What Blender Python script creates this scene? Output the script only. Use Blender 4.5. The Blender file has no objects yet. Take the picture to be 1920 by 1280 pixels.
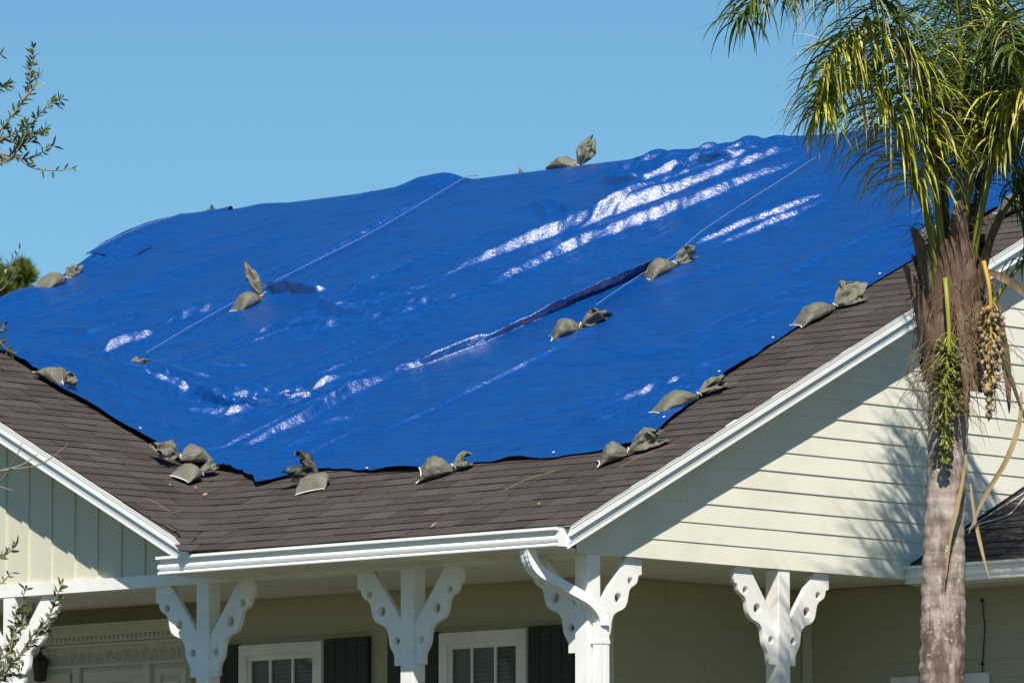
import bpy, math, random
import numpy as np
from mathutils import Vector, Matrix
R = math.radians
sc = bpy.context.scene
COL = sc.collection

# ------------------------------------------------------------------ camera
CAM = np.array([31.3156, -33.9320, -0.6441])
AL, PIT = R(46.8), math.atan(1345/12272)
FH = np.array([-math.cos(AL), math.sin(AL), 0.0])
RT = np.array([math.sin(AL), math.cos(AL), 0.0])
FW = FH*math.cos(PIT) + np.array([0, 0, math.sin(PIT)])
UV = np.array([0, 0, math.cos(PIT)]) - FH*math.sin(PIT)
cam = bpy.data.objects.new('camera', bpy.data.cameras.new('camera'))
COL.objects.link(cam)
m4 = Matrix(((RT[0], UV[0], -FW[0], CAM[0]), (RT[1], UV[1], -FW[1], CAM[1]), (RT[2], UV[2], -FW[2], CAM[2]), (0, 0, 0, 1)))
cam.matrix_world = m4
cam.data.sensor_width = 36
cam.data.lens = 12272/1920*36
cam.data.clip_start = 1.0
cam.data.clip_end = 3000
cam.data.dof.use_dof = True
cam.data.dof.focus_distance = 46.5
cam.data.dof.aperture_fstop = 6.3
sc.camera = cam

# ------------------------------------------------------------------ light
SA, SE = R(43.5), R(47)
SUN = Vector((math.sin(SA)*math.cos(SE), -math.cos(SA)*math.cos(SE), math.sin(SE)))
w = bpy.data.worlds.new('World'); sc.world = w; w.use_nodes = True
nt = w.node_tree
bg = nt.nodes['Background']
sky = nt.nodes.new('ShaderNodeTexSky'); sky.sky_type = 'NISHITA'; sky.sun_disc = False
sky.sun_elevation = SE; sky.sun_rotation = R(136.5)
sky.altitude = 0; sky.air_density = 1.0; sky.dust_density = 0.0; sky.ozone_density = 1.5
tint = nt.nodes.new('ShaderNodeMix'); tint.data_type = 'RGBA'; tint.blend_type = 'MULTIPLY'; tint.inputs[0].default_value = 1
nt.links.new(sky.outputs[0], tint.inputs[6]); tint.inputs[7].default_value = (.68, 1.09, 1.30, 1)
nt.links.new(tint.outputs[2], bg.inputs[0]); bg.inputs[1].default_value = 0.053
sl = bpy.data.lights.new('sun', 'SUN'); sl.energy = 5.0; sl.angle = R(0.53); sl.color = (1, .945, .85)
so = bpy.data.objects.new('sun', sl); COL.objects.link(so)
so.rotation_euler = SUN.to_track_quat('Z', 'Y').to_euler(); so.location = (10, -10, 30)
sc.view_settings.view_transform = 'Standard'; sc.view_settings.look = 'None'
sc.view_settings.exposure = 0.44; sc.view_settings.gamma = 1

# ------------------------------------------------------------------ helpers
def tag(o, label=None, cat=None, group=None, kind=None):
    if label: o['label'] = label
    if cat: o['category'] = cat
    if group: o['group'] = group
    if kind: o['kind'] = kind
    return o
def empty(name, loc, label, cat, group=None):
    o = bpy.data.objects.new(name, None); COL.objects.link(o); o.location = loc
    bpy.context.view_layer.update()
    return tag(o, label, cat, group)
def link(name, me, mat, parent=None):
    o = bpy.data.objects.new(name, me); COL.objects.link(o)
    if mat: 
        for mm in (mat if isinstance(mat, (list, tuple)) else [mat]): me.materials.append(mm)
    if parent:
        o.parent = parent
        p = parent; off = Vector((0, 0, 0))
        while p is not None: off += p.location; p = p.parent
        # mesh data are in world coordinates: keep them there
        o.location = -off if parent.parent is None else (0, 0, 0)
        if parent.parent is not None: o.location = -off
    return o
class MB:
    def __init__(s): s.v = []; s.f = []; s.c = []; s.mi = []
    def add(s, vs, fs, col=1.0, mi=0):
        n = len(s.v); s.v.extend([tuple(map(float, p)) for p in vs])
        s.f.extend([tuple(i+n for i in f) for f in fs]); s.c.extend([col]*len(fs)); s.mi.extend([mi]*len(fs))
    def box(s, x0, x1, y0, y1, z0, z1, col=1.0):
        s.add([(x0,y0,z0),(x1,y0,z0),(x1,y1,z0),(x0,y1,z0),(x0,y0,z1),(x1,y0,z1),(x1,y1,z1),(x0,y1,z1)],
              [(3,2,1,0),(4,5,6,7),(0,1,5,4),(1,2,6,5),(2,3,7,6),(3,0,4,7)], col)
    def prism(s, prof, fn, a, b, col=1.0, caps=True):
        """extrude closed profile [(p,q)] from a to b, fn(t,p,q)->xyz"""
        n = len(prof)
        vs = [fn(a,p,q) for p,q in prof]+[fn(b,p,q) for p,q in prof]
        fs = [(i,(i+1)%n,n+(i+1)%n,n+i) for i in range(n)]
        if caps: fs += [tuple(range(n-1,-1,-1)), tuple(range(n,2*n))]
        s.add(vs, fs, col)
    def tube(s, pts, rad, seg=8, col=1.0, caps=True, flat=None):
        pts = [Vector(p) for p in pts]; n = len(pts)
        if not hasattr(rad, '__len__'): rad = [rad]*n
        prev = None; rings = []
        for i, p in enumerate(pts):
            t = (pts[min(i+1,n-1)]-pts[max(i-1,0)])
            if t.length < 1e-9: t = Vector((0,0,1))
            t.normalize()
            if prev is None:
                prev = t.cross(Vector((0,0,1)));
                if prev.length < .1: prev = t.cross(Vector((1,0,0)))
            u = (prev - t*prev.dot(t)).normalized(); v2 = t.cross(u); prev = u
            rings.append([p+(u*math.cos(2*math.pi*k/seg)+v2*math.sin(2*math.pi*k/seg)*(flat or 1))*rad[i] for k in range(seg)])
        vs = [q for r in rings for q in r]
        fs = [(i*seg+k, i*seg+(k+1)%seg, (i+1)*seg+(k+1)%seg, (i+1)*seg+k) for i in range(n-1) for k in range(seg)]
        if caps: fs += [tuple(range(seg-1,-1,-1)), tuple((n-1)*seg+k for k in range(seg))]
        s.add(vs, fs, col)
    def build(s, name, mat, parent=None, smooth=False, attr=True):
        me = bpy.data.meshes.new(name); me.from_pydata(s.v, [], s.f); 
        if attr and any(c != 1.0 for c in s.c):
            a = me.attributes.new('tone', 'FLOAT', 'FACE'); a.data.foreach_set('value', np.array(s.c, dtype=np.float32))
        if any(s.mi): me.polygons.foreach_set('material_index', np.array(s.mi, dtype=np.int32))
        if smooth: me.polygons.foreach_set('use_smooth', np.ones(len(s.f), dtype=bool))
        me.update()
        return link(name, me, mat, parent)

def _hash(ix, iy, seed):
    h = (ix.astype(np.int64)*374761393 + iy.astype(np.int64)*668265263 + seed*974711) & 0x7fffffff
    h = ((h ^ (h >> 13))*1274126177) & 0x7fffffff
    return ((h ^ (h >> 16)) & 0xffff)/65535.0
def vnoise(x, y, seed=0):
    x = np.asarray(x, float); y = np.asarray(y, float)
    ix = np.floor(x); iy = np.floor(y); fx = x-ix; fy = y-iy
    fx = fx*fx*fx*(fx*(fx*6-15)+10); fy = fy*fy*fy*(fy*(fy*6-15)+10)
    a = _hash(ix,iy,seed); b = _hash(ix+1,iy,seed); c = _hash(ix,iy+1,seed); d = _hash(ix+1,iy+1,seed)
    return ((a*(1-fx)+b*fx)*(1-fy)+(c*(1-fx)+d*fx)*fy)*2-1
def fbm(x, y, seed=0, o=4, g=.5):
    s = 0; a = 1; f = 1; t = 0
    for i in range(o):
        s = s+a*vnoise(x*f, y*f, seed+i*17); t += a; a *= g; f *= 2.03
    return s/t

# ------------------------------------------------------------------ materials
def mat(name, col, rough=.6, spec=.5, **kw):
    m = bpy.data.materials.new(name); m.use_nodes = True
    b = m.node_tree.nodes['Principled BSDF']
    b.inputs['Base Color'].default_value = (*col, 1); b.inputs['Roughness'].default_value = rough
    b.inputs['Specular IOR Level'].default_value = spec
    for k, v in kw.items(): b.inputs[k].default_value = v
    m['n'] = 0
    return m
def N(m, t, **kw):
    n = m.node_tree.nodes.new(t)
    for k, v in kw.items():
        if k.startswith('i_'): n.inputs[k[2:].replace('_', ' ')].default_value = v
        else: setattr(n, k, v)
    return n
def L(m, a, b): m.node_tree.links.new(a, b)
def bsdf(m): return m.node_tree.nodes['Principled BSDF']
def coords(m, scale=(1,1,1), rot=(0,0,0)):
    tc = N(m, 'ShaderNodeTexCoord'); mp = N(m, 'ShaderNodeMapping')
    mp.inputs['Scale'].default_value = scale; mp.inputs['Rotation'].default_value = rot
    g = N(m, 'ShaderNodeNewGeometry')
    L(m, g.outputs['Position'], mp.inputs[0]); return mp.outputs[0]
def noise(m, vec, scale, detail=4, rough=.55):
    n = N(m, 'ShaderNodeTexNoise'); n.inputs['Scale'].default_value = scale
    n.inputs['Detail'].default_value = detail; n.inputs['Roughness'].default_value = rough
    L(m, vec, n.inputs['Vector']); return n.outputs['Fac']
def ramp(m, fac, stops):
    r = N(m, 'ShaderNodeValToRGB'); e = r.color_ramp.elements
    while len(e) < len(stops): e.new(.5)
    for i, (p, c) in enumerate(stops):
        e[i].position = p; e[i].color = (*c, 1) if len(c) == 3 else c
    L(m, fac, r.inputs[0]); return r.outputs[0]
def mix(m, fac, a, b, mode='MIX'):
    n = N(m, 'ShaderNodeMix', data_type='RGBA', blend_type=mode)
    for sock, v in ((n.inputs[0], fac), (n.inputs[6], a), (n.inputs[7], b)):
        if isinstance(v, (int, float)): sock.default_value = v
        elif isinstance(v, tuple): sock.default_value = (*v, 1)
        else: L(m, v, sock)
    return n.outputs[2]
def bump(m, h, strength=.3, dist=.01, prev=None):
    b = N(m, 'ShaderNodeBump'); b.inputs['Strength'].default_value = strength; b.inputs['Distance'].default_value = dist
    L(m, h, b.inputs['Height'])
    if prev is not None: L(m, prev, b.inputs['Normal'])
    return b.outputs[0]
def setc(m, c): L(m, c, bsdf(m).inputs['Base Color'])
def setn(m, n): L(m, n, bsdf(m).inputs['Normal'])
def tone(m):
    a = N(m, 'ShaderNodeAttribute'); a.attribute_name = 'tone'; return a.outputs['Fac']

M = {}
def painted(key, col, dirt, grain=(3, 3, 60), stain=.35, rough=.5):
    m = mat(key, col, rough); v = coords(m, grain); v1 = coords(m)
    n1 = noise(m, v, 3, 5); n2 = noise(m, v1, 2.2, 6, .65)
    c = mix(m, ramp(m, n2, [(.45, (0,0,0)), (.75, (stain,)*3)]), col, dirt)
    c = mix(m, ramp(m, n1, [(.3, (.0,)*3), (.8, (.12,)*3)]), c, dirt)
    setc(m, c); setn(m, bump(m, n1, .25, .004)); M[key] = m; return m
painted('siding', (.72, .705, .60), (.52, .50, .40), (2.5, 2.5, 70), .45, .6)
painted('panel_siding', (.58, .56, .45), (.48, .46, .35), (40, 40, 1.5), .3, .55)
painted('white', (.83, .82, .79), (.50, .44, .36), (40, 40, 4), .5, .5)
m = M['white']; v1 = coords(m, (60, 60, 22)); v2 = coords(m)
sp1 = noise(m, v1, 1, 4, .7); sp2 = noise(m, v2, 3.1, 3, .6)
mk1 = mix(m, 1, ramp(m, sp1, [(.66, (0,0,0)), (.70, (.8,)*3)]), ramp(m, sp2, [(.5, (0,0,0)), (.6, (1,)*3)]), 'MULTIPLY')
setc(m, mix(m, mk1, bsdf(m).inputs['Base Color'].links[0].from_socket, (.22, .17, .12)))
painted('white_metal', (.82, .82, .80), (.66, .64, .60), (3, 3, 8), .25, .32)
painted('soffit', (.74, .70, .62), (.50, .42, .32), (3, 30, 3), .6, .6)
painted('trim_cream', (.60, .58, .48), (.46, .43, .33), (4, 4, 30), .3, .5)
painted('siding_shaded', (.40, .38, .26), (.37, .345, .245), (2.5, 2.5, 70), .3, .55)  # house siding with the shade of porch and wing walls put into its colour
painted('floor', (.12, .115, .105), (.08, .075, .07), (4, 40, 4), .4, .7)
# dark shutters
m = mat('shutter_green', (.012, .016, .011), .55); M['shutter'] = m
m = mat('window_glass', (.9, .95, .93), .02, .5); bsdf(m).inputs['Transmission Weight'].default_value = .0
bsdf(m).inputs['Base Color'].default_value = (.02, .024, .024, 1); bsdf(m).inputs['Alpha'].default_value = .45; M['glass'] = m
m = mat('blind', (.45, .45, .42), .6); M['blind'] = m
m = mat('dark_metal', (.012, .011, .01), .45); M['dark_metal'] = m
m = mat('cable_grey', (.55, .55, .56), .4); M['cable'] = m
# shingles
m = mat('shingle', (.05, .04, .037), .88, .25)
v = coords(m); g1 = noise(m, v, 260, 2, .7); g2 = noise(m, v, 5, 5); t = tone(m)
c = mix(m, t, (.030, .0235, .0205), (.071, .0565, .0495))
c = mix(m, ramp(m, g1, [(.4, (0,0,0)), (.7, (.5,)*3)]), c, (.11, .092, .084))
c = mix(m, ramp(m, g2, [(.5, (0,0,0)), (.8, (.35,)*3)]), c, (.05, .045, .043))
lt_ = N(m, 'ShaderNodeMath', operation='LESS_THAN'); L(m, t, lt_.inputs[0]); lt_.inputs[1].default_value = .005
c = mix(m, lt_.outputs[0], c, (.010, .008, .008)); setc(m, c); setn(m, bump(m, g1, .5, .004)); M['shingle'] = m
M['roof_base'] = mat('roof_felt', (.018, .016, .016), .9)
# tarpaulin
m = mat('tarpaulin', (.001, .06, .27), .3, .8)
v = coords(m); va = coords(m, (2.2, 30, 30)); vb = coords(m, (9, 9, 9))
n0 = noise(m, v, .9, 5, .6); n1 = noise(m, va, 1.0, 5, .6); n2 = noise(m, v, 42, 3, .65); n3 = noise(m, v, 150, 2, .6)
c = mix(m, n0, (.0002, .047, .212), (.0004, .065, .285))
c = mix(m, ramp(m, n1, [(.4, (0,0,0)), (.62, (.8,)*3)]), c, (.0002, .036, .17))
setc(m, c)
msk = ramp(m, noise(m, v, 1.6, 4, .6), [(.42, (.15,)*3), (.62, (1,)*3)])
n2m = mix(m, 1, n2, msk, 'MULTIPLY'); vw = coords(m, (.9, 14, 14)); n4 = noise(m, vw, 3.2, 4, .6)
nn = bump(m, n1, .5, .016); nn = bump(m, n4, .35, .010, nn); nn = bump(m, n2m, .32, .010, nn); nn = bump(m, n3, .13, .0020, nn)
setn(m, nn)
rr = ramp(m, n2, [(.3, (.24,)*3), (.7, (.36,)*3)]); L(m, rr, bsdf(m).inputs['Roughness'])
M['tarp'] = m
m = mat('tarp_underside', (.004, .05, .2), .5); M['tarp_under'] = m
# sandbag cloth
m = mat('bag_cloth', (.2, .185, .13), .6, .4)
v = coords(m); n1 = noise(m, v, 14, 5); n2 = noise(m, v, 300, 2); 
c = mix(m, n1, (.085, .084, .064), (.18, .173, .132)); setc(m, c)
n4 = noise(m, v, 45, 3); nn = bump(m, n1, .6, .03); nn = bump(m, n4, .3, .007, nn); nn = bump(m, n2, .4, .002, nn); setn(m, nn); M['bag'] = m
M['bag_dark'] = mat('bag_inside', (.03, .03, .024), .6)
M['string'] = mat('white_string', (.7, .7, .68), .6)
m = mat('rope', (.5, .55, .8), .6)
v = coords(m, (1, 1, 1)); wv = N(m, 'ShaderNodeTexWave'); wv.inputs['Scale'].default_value = 16; wv.bands_direction = 'DIAGONAL'
L(m, v, wv.inputs['Vector']); setc(m, ramp(m, wv.outputs['Fac'], [(.4, (.005, .06, .28)), (.6, (.26, .33, .55))])); M['rope'] = m
# palm
m = mat('palm_trunk', (.3, .25, .22), .85, .2)
v = coords(m); vs_ = coords(m, (30, 30, 3)); vr = coords(m, (2, 2, 14)); n1 = noise(m, vs_, 1, 6, .65); n2 = noise(m, coords(m, (9, 9, 4)), 1, 7, .7); n3 = noise(m, v, 26, 4, .6); n4 = noise(m, vr, 1.6, 4)
c = mix(m, n1, (.14, .10, .08), (.44, .36, .31))
c = mix(m, ramp(m, n4, [(.42, (0,0,0)), (.56, (.75,)*3)]), c, (.40, .34, .30))
c = mix(m, ramp(m, n2, [(.46, (0,0,0)), (.62, (.75,)*3)]), c, (.085, .055, .045))
sp_ = N(m, 'ShaderNodeSeparateXYZ'); L(m, v, sp_.inputs[0]); zr_ = N(m, 'ShaderNodeMapRange'); L(m, sp_.outputs[2], zr_.inputs[0])
for q_, val in zip((1, 2, 3, 4), (2.2, 2.8, .10, -.12)): zr_.inputs[q_].default_value = val
ad_ = N(m, 'ShaderNodeMath', operation='ADD'); L(m, n2, ad_.inputs[0]); L(m, zr_.outputs[0], ad_.inputs[1])
c = mix(m, ramp(m, ad_.outputs[0], [(.52, (0,0,0)), (.64, (.85,)*3)]), c, (.11, .07, .058))
c = mix(m, ramp(m, n3, [(.62, (0,0,0)), (.66, (.9,)*3)]), c, (.52, .52, .40))
setc(m, c); nn = bump(m, n1, .8, .012); nn = bump(m, n3, .4, .006, nn); setn(m, nn); M['trunk'] = m
m = mat('palm_boot', (.2, .13, .09), .85, .2)
v = coords(m, (60, 60, 5)); v1 = coords(m); n1 = noise(m, v, 1, 5, .6); n2 = noise(m, v1, 9, 4)
c = mix(m, n1, (.030, .018, .012), (.24, .15, .10)); c = mix(m, ramp(m, n2, [(.5, (0,0,0)), (.72, (.55,)*3)]), c, (.28, .22, .18))
setc(m, c); setn(m, bump(m, n1, .8, .01)); M['boot'] = m
M['fibre'] = mat('palm_fibre', (.17, .105, .06), .8, .2)
def leafmat(key, ca, cb, rough=.4, trans=.25):
    m = mat(key, ca, rough, .45); t = tone(m); setc(m, mix(m, t, ca, cb))
    b = bsdf(m); out = [n for n in m.node_tree.nodes if n.type == 'OUTPUT_MATERIAL'][0]
    tr = N(m, 'ShaderNodeBsdfTranslucent'); L(m, mix(m, t, tuple(x*1.2 for x in ca), tuple(x*1.3 for x in cb)), tr.inputs[0])
    ms = N(m, 'ShaderNodeMixShader'); ms.inputs[0].default_value = trans
    L(m, b.outputs[0], ms.inputs[1]); L(m, tr.outputs[0], ms.inputs[2]); L(m, ms.outputs[0], out.inputs[0]); M[key] = m
leafmat('frond_lit', (.12, .16, .012), (.64, .60, .07))  # sunlit and backlit fronds: light and shade put into two leaf colours
leafmat('frond_shaded', (.022, .05, .008), (.13, .17, .02))
leafmat('frond_dry', (.25, .17, .07), (.5, .38, .2))
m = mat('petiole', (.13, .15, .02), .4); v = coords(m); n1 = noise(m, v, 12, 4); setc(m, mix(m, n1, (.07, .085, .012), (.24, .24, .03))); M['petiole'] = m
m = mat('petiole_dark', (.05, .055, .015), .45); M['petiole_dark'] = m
m = mat('fruit_stalk', (.27, .28, .035), .45); M['stalk_green'] = m
m = mat('fruit_stalk_orange', (.42, .25, .03), .5); M['stalk_orange'] = m
m = mat('fruit_green', (.12, .15, .02), .35); t = tone(m); setc(m, mix(m, t, (.05, .075, .010), (.20, .19, .035))); M['fruit_green'] = m
m = mat('fruit_tan', (.3, .22, .12), .5); t = tone(m); setc(m, mix(m, t, (.12, .09, .045), (.42, .32, .2))); M['fruit_tan'] = m
leafmat('leaf', (.03, .05, .012), (.12, .15, .03), .45, .2)
m = mat('twig', (.2, .16, .13), .8); M['twig'] = m
leafmat('pine_needles', (.05, .09, .012), (.17, .22, .03), .6, .2)
M['bark'] = mat('pine_bark', (.12, .08, .06), .9)
m = mat('lawn', (.06, .09, .02), .9); v = coords(m); n1 = noise(m, v, 1.2, 6); n2 = noise(m, v, 60, 3)
c = mix(m, n1, (.028, .045, .012), (.06, .065, .02)); c = mix(m, n2, c, (.075, .07, .03)); setc(m, c); setn(m, bump(m, n2, .6, .03)); M['lawn'] = m
m = mat('fallen_leaf', (.30, .17, .075), .7); M['dryleaf'] = m
m = mat('fallen_petal', (.6, .25, .2), .7); M['petal'] = m

# ------------------------------------------------------------------ ground
n = 160
gx, gy = np.meshgrid(np.linspace(-1, 1, n), np.linspace(-1, 1, n))
gx = np.sign(gx)*np.abs(gx)**3*900; gy = np.sign(gy)*np.abs(gy)**3*900
dd = gx*0.6845 - gy*0.729
gz = -2.25*np.clip((dd-6)/22, 0, 1)**1.5*(3-2*np.clip((dd-6)/22, 0, 1)) - .02 + .05*fbm(gx*.2, gy*.2, 3)
gz = np.minimum(gz, -.01)
v = np.stack([gx, gy, gz], -1).reshape(-1, 3)
i = (np.arange(n-1)[:, None]*n+np.arange(n-1)[None]).ravel()
me = bpy.data.meshes.new('lawn'); me.from_pydata(v.tolist(), [], np.stack([i, i+1, i+n+1, i+n], -1).tolist())
tag(link('lawn', me, M['lawn']), 'green lawn sloping gently down from the house', 'lawn', kind='structure')

# ------------------------------------------------------------------ house
m_, g_ = .49, .508                      # slopes of the main roof and the porch gable
Z0, YR, ZR = 3.11, 8.4, 3.11+.49*8.4
XG = -7.6; ZG = 3.132+g_*(-3.875-XG)
house = empty('house', (-6, 4, 0), 'cream clapboard house with white porch trim and brown shingle roof under a blue tarp', 'house')

def add_courses(mb, h0, h1, ycut, xr, xl, rnd, valley=True, base=None):
    """shingle tabs laid course by course along the level lines of the roof"""
    dh = .0629; h = h0; bent = False
    r = .27
    def pos(hh, s, lift):
        if bent:
            xh = -3.875-(hh-3.132)/g_; yh = (hh-Z0)/m_
            A = (s+math.sqrt(s*s+r*r))/2; B = (-s+math.sqrt(s*s+r*r))/2
            return (xh+A, yh-B, hh+lift)
        if base: return (s, base[0]+(hh-base[1])/base[2], hh+lift)
        return (s, (hh-Z0)/m_, hh+lift)
    k = 0
    while h < h1:
        bent = valley and h < ZG-.06
        if bent:
            xh = -3.875-(h-3.132)/g_; yh = (h-Z0)/m_
            wq = yh-ycut; s1 = xr-xh
            s0 = -(wq-r*r/(4*wq)) if wq > .22 else -.12
        else: s0, s1 = xl, xr
        s = s0 - rnd.random()*.3
        while s < s1:
            wd = .31 + rnd.uniform(-.012, .012)
            a, b = max(s, s0), min(s+wd-.009, s1)
            if b-a > .02:
                tn = min(1, max(0.01, .48+rnd.gauss(0, .23))); th = .006+rnd.uniform(-.002, .005)
                ns = 6 if (bent and abs((a+b)/2) < .9) else 2
                j0, j1 = rnd.uniform(-.006, .006), rnd.uniform(-.006, .006)
                vs = []; fs = []
                for q in range(ns+1):
                    u = a+(b-a)*q/ns; hj = (j0+(j1-j0)*q/ns)*.5
                    ut = u
                    if bent:
                        kk = .5+.5*math.tanh((u+.06)/.10); q_ = math.sqrt(u*u+r*r); a_ = (u+q_)/2+dh*1.03/g_; b_ = (-u+q_)/2+dh*1.03/m_
                        ut = kk*(a_-r*r/(4*a_))-(1-kk)*(b_-r*r/(4*b_))
                    vs += [pos(h+hj, u, .001), pos(h+hj, u, .003+th), pos(h+dh*1.03, ut, .004)]
                for q in range(ns):
                    o = q*3; fs += [(o+1, o+4, o+5, o+2)]
                fs += [(0, 1, 2), (ns*3, ns*3+2, ns*3+1)]
                mb.add(vs, fs, tn)
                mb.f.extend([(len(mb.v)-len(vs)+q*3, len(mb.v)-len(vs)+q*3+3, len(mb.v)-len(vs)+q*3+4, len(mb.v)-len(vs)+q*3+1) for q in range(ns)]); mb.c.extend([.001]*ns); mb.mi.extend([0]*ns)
            s += wd
        h += dh; k += 1
rnd = random.Random(5)
mb = MB(); add_courses(mb, 3.108, ZR-.03, .10, .025, -12.62, rnd)
roof = mb.build('roof', M['shingle'], house)
tag(roof, 'dark brown asphalt shingle roof')
mb = MB(); mb.add([(-3.874,.098,3.136),(-4.7,.098,3.134+.508*.828),(-4.7,.6,3.134+.508*.828),(-3.88,.10,3.164),(-3.6,.0,3.116),(-3.6,.2,3.212),(-4.2,.35,3.30)],[(0,3,2,1),(0,4,5,3),(3,5,6)], .45); mb.build('starter_shingle', M['shingle'], roof)
# felt below the shingles and the slopes nobody sees from the front
mb = MB(); e = .012
mb.add([(0.02,-.02,Z0-.01-e),(0.02,YR,ZR-e),(-12.62,YR,ZR-e),(-12.62,4.6,Z0+m_*4.6-e),(XG,(ZG-Z0)/m_,ZG-e),(-3.87,0,Z0-e)],[(0,1,2,3,4,5)])
mb.add([(XG,.101,ZG-e),(XG,(ZG-Z0)/m_,ZG-e),(-3.95,.101,3.17-e)],[(2,1,0)])
mb.add([(XG,.101,ZG-e),(XG,(ZG-Z0)/m_,ZG-e),(-11.25,.101,3.17-e)],[(0,1,2)])
mb.add([(0.02,YR,ZR-e),(-12.62,YR,ZR-e),(-12.62,16.8,Z0-e),(.02,16.8,Z0-e)],[(0,1,2,3)])
mb.build('roof_felt', M['shingle'], roof)

def clapboard(name, plane, at, zb, z1, lo, hi, parent, sign=1, exp=.1445, seed=1, joint=3.2, mk='siding'):
    """bevelled boards; plane 'x' (boards run along y) or 'y' (boards run along x). lo/hi: functions of z"""
    rr = random.Random(seed); mb = MB(); z = zb; k = 0
    while z < z1-.01:
        zt = min(z+exp+.012, z1)
        l0, h0, l1, h1 = lo(z), hi(z), lo(zt), hi(zt)
        if h0-l0 < .05: break
        cuts = [None]; c = l0+rr.uniform(.6, joint)
        pts = []
        while c < h0-.3:
            if c > max(l0, l1)+.2: pts.append(c)
            c += joint
        segs = []; pa = (l0, l1)
        for c in pts: segs.append((pa, (c-.0015, c-.0015))); pa = (c+.0015, c+.0015)
        segs.append((pa, (h0, max(h1, pa[1]+.001))))
        for (a0, a1), (b0, b1) in segs:
            o = .0095+rr.uniform(-.0015, .0015)
            P = [(a0, z, 0), (b0, z, 0), (b0, z, o), (a0, z, o), (b1, zt, .001), (a1, zt, .001)]
            if plane == 'x': vs = [(at+sign*d, p, zz) for p, zz, d in P]
            else: vs = [(p, at-sign*d, zz) for p, zz, d in P]
            mb.add(vs, [(0, 1, 2, 3), (3, 2, 4, 5), (0, 3, 5), (1, 4, 2)])
        z += exp; k += 1
    o = mb.build(name, M[mk], parent)
    return o
# gable wall on the right (boards run along y), behind the rake
clapboard('gable_wall', 'x', -.2, 2.945, ZR-.1, lambda z: max(.292, (z-3.03)/m_), lambda z: min(16.5, 16.8-(z-3.03)/m_), house, 1, seed=3)
mb = MB(); mb.add([(-.204,.292,2.945),(-.204,16.5,2.945),(-.204,16.75,3.0),(-.204,8.4,7.1),(-.204,.292,3.14)],[(0,1,2,3,4)]); mb.build('gable_sheathing', M['siding'], house)
# walls inside the porch and of the wing on the right
clapboard('porch_wall', 'y', 2.3, .2, 2.97, lambda z: -11., lambda z: -1.75, house, 1, seed=5, mk='siding_shaded')
clapboard('side_wall', 'x', -1.75, .2, 2.97, lambda z: 2.3, lambda z: 4.6, house, 1, seed=6, mk='siding_shaded')
clapboard('wing_wall', 'y', 4.6, .2, 2.965, lambda z: -1.75, lambda z: 6., house, 1, seed=7, mk='siding_shaded')
mb = MB(); mb.box(-13.4,-1.76,2.304,16,.0,2.96); mb.box(-1.76,-.21,4.605,16,0,2.94); mb.box(-.205,6,4.606,12,0,2.95); mb.build('inner_wall', M['siding'], house)
mb = MB(); mb.box(-1.83,-1.733,2.273,2.298,.2,2.968); mb.box(-1.748,-1.725,2.2731,2.37,.2,2.9681)
mb.build('corner_board', M['trim_cream'], house)
mb = MB(); mb.box(-1.735,-1.66,4.55,4.585,.2,2.966); mb.build('corner_board', M['trim_cream'], house)
mb = MB(); mb.box(-13.4,-.33,.565,2.299,2.968,2.985); mb.box(-1.749,-.335,2.3,4.599,2.969,2.984); mb.build('porch_ceiling', M['siding'], house)
mb = MB(); mb.box(-13.4,-.1,.3,2.3,-.05,.2); mb.box(-1.75,-.1,2.301,4.6,-.05,.199); mb.build('porch_floor', M['floor'], house)

# porch gable wall: vertical panels and battens
mb = MB(); mb.add([(-3.82,.455,3.02),(-3.82,.455,2.98),(-11.4,.455,2.98),(-11.4,.455,3.01),(XG,.455,ZG-.09)],[(0,1,2,3,4)])
fr = mb.build('front_gable_wall', M['panel_siding'], house)
x = -4.02
while x > -11.2:
    zt = min(3.132+g_*(-3.875-x), 3.132+g_*(x-.07+11.33))-.095
    if zt > 3.05:
        mb = MB(); mb.box(x-.07, x, .440, .454, 3.018, zt); mb.build('batten', M['panel_siding'], fr)
    x -= .262
mb = MB(); mb.box(-11.4,-.215,.42,.56,2.925,3.018); mb.box(-.335,-.212,.561,4.4,2.950,3.05); mb.build('beam', M['white'], house)

# soffit, fascia and gutter of the front eave
mb = MB(); mb.box(-4.02,-.202,.021,.42,2.955,2.975); mb.build('soffit', M['soffit'], house)
mb = MB(); mb.box(-4.02,-.03,.0,.02,2.955,3.10); mb.build('fascia', M['white'], house)
KP = [(-.002,3.085),(-.002,2.958),(-.104,2.958),(-.110,2.961),(-.111,2.971),(-.102,2.977),(-.090,2.984),(-.094,2.992),(-.110,3.002),(-.113,3.014),(-.104,3.030),(-.090,3.048),(-.088,3.062),(-.098,3.070),(-.131,3.072),(-.131,3.092),(-.117,3.094),(-.117,3.088),(-.122,3.086),(-.122,3.078),(-.092,3.074),(-.082,3.062),(-.084,3.046),(-.097,3.03),(-.106,3.012),(-.088,2.994),(-.083,2.984),(-.094,2.966),(-.01,2.966),(-.01,3.085)]
def gutter(x0, x1, y, dz):
    mb = MB(); mb.prism(KP, lambda t,p,q: (t,y+p,q+dz), x0, x1); gt = mb.build('gutter', M['white_metal'], house)
    for xx in (x0-.003, x1):
        mb = MB(); prof = KP[:16]; mb.prism(prof, lambda t,p,q: (t,y+p*1.03,q+dz), xx, xx+.003); mb.build('end_cap', M['white_metal'], gt)
    return gt
gt = gutter(-4.08, -.012, 0, 0)
for x in (-3.6, -2.2, -.9):
    mb = MB(); mb.box(x,x+.015,-.122,-.006,3.0805,3.0845); mb.build('hanger', M['white_metal'], gt)
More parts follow.
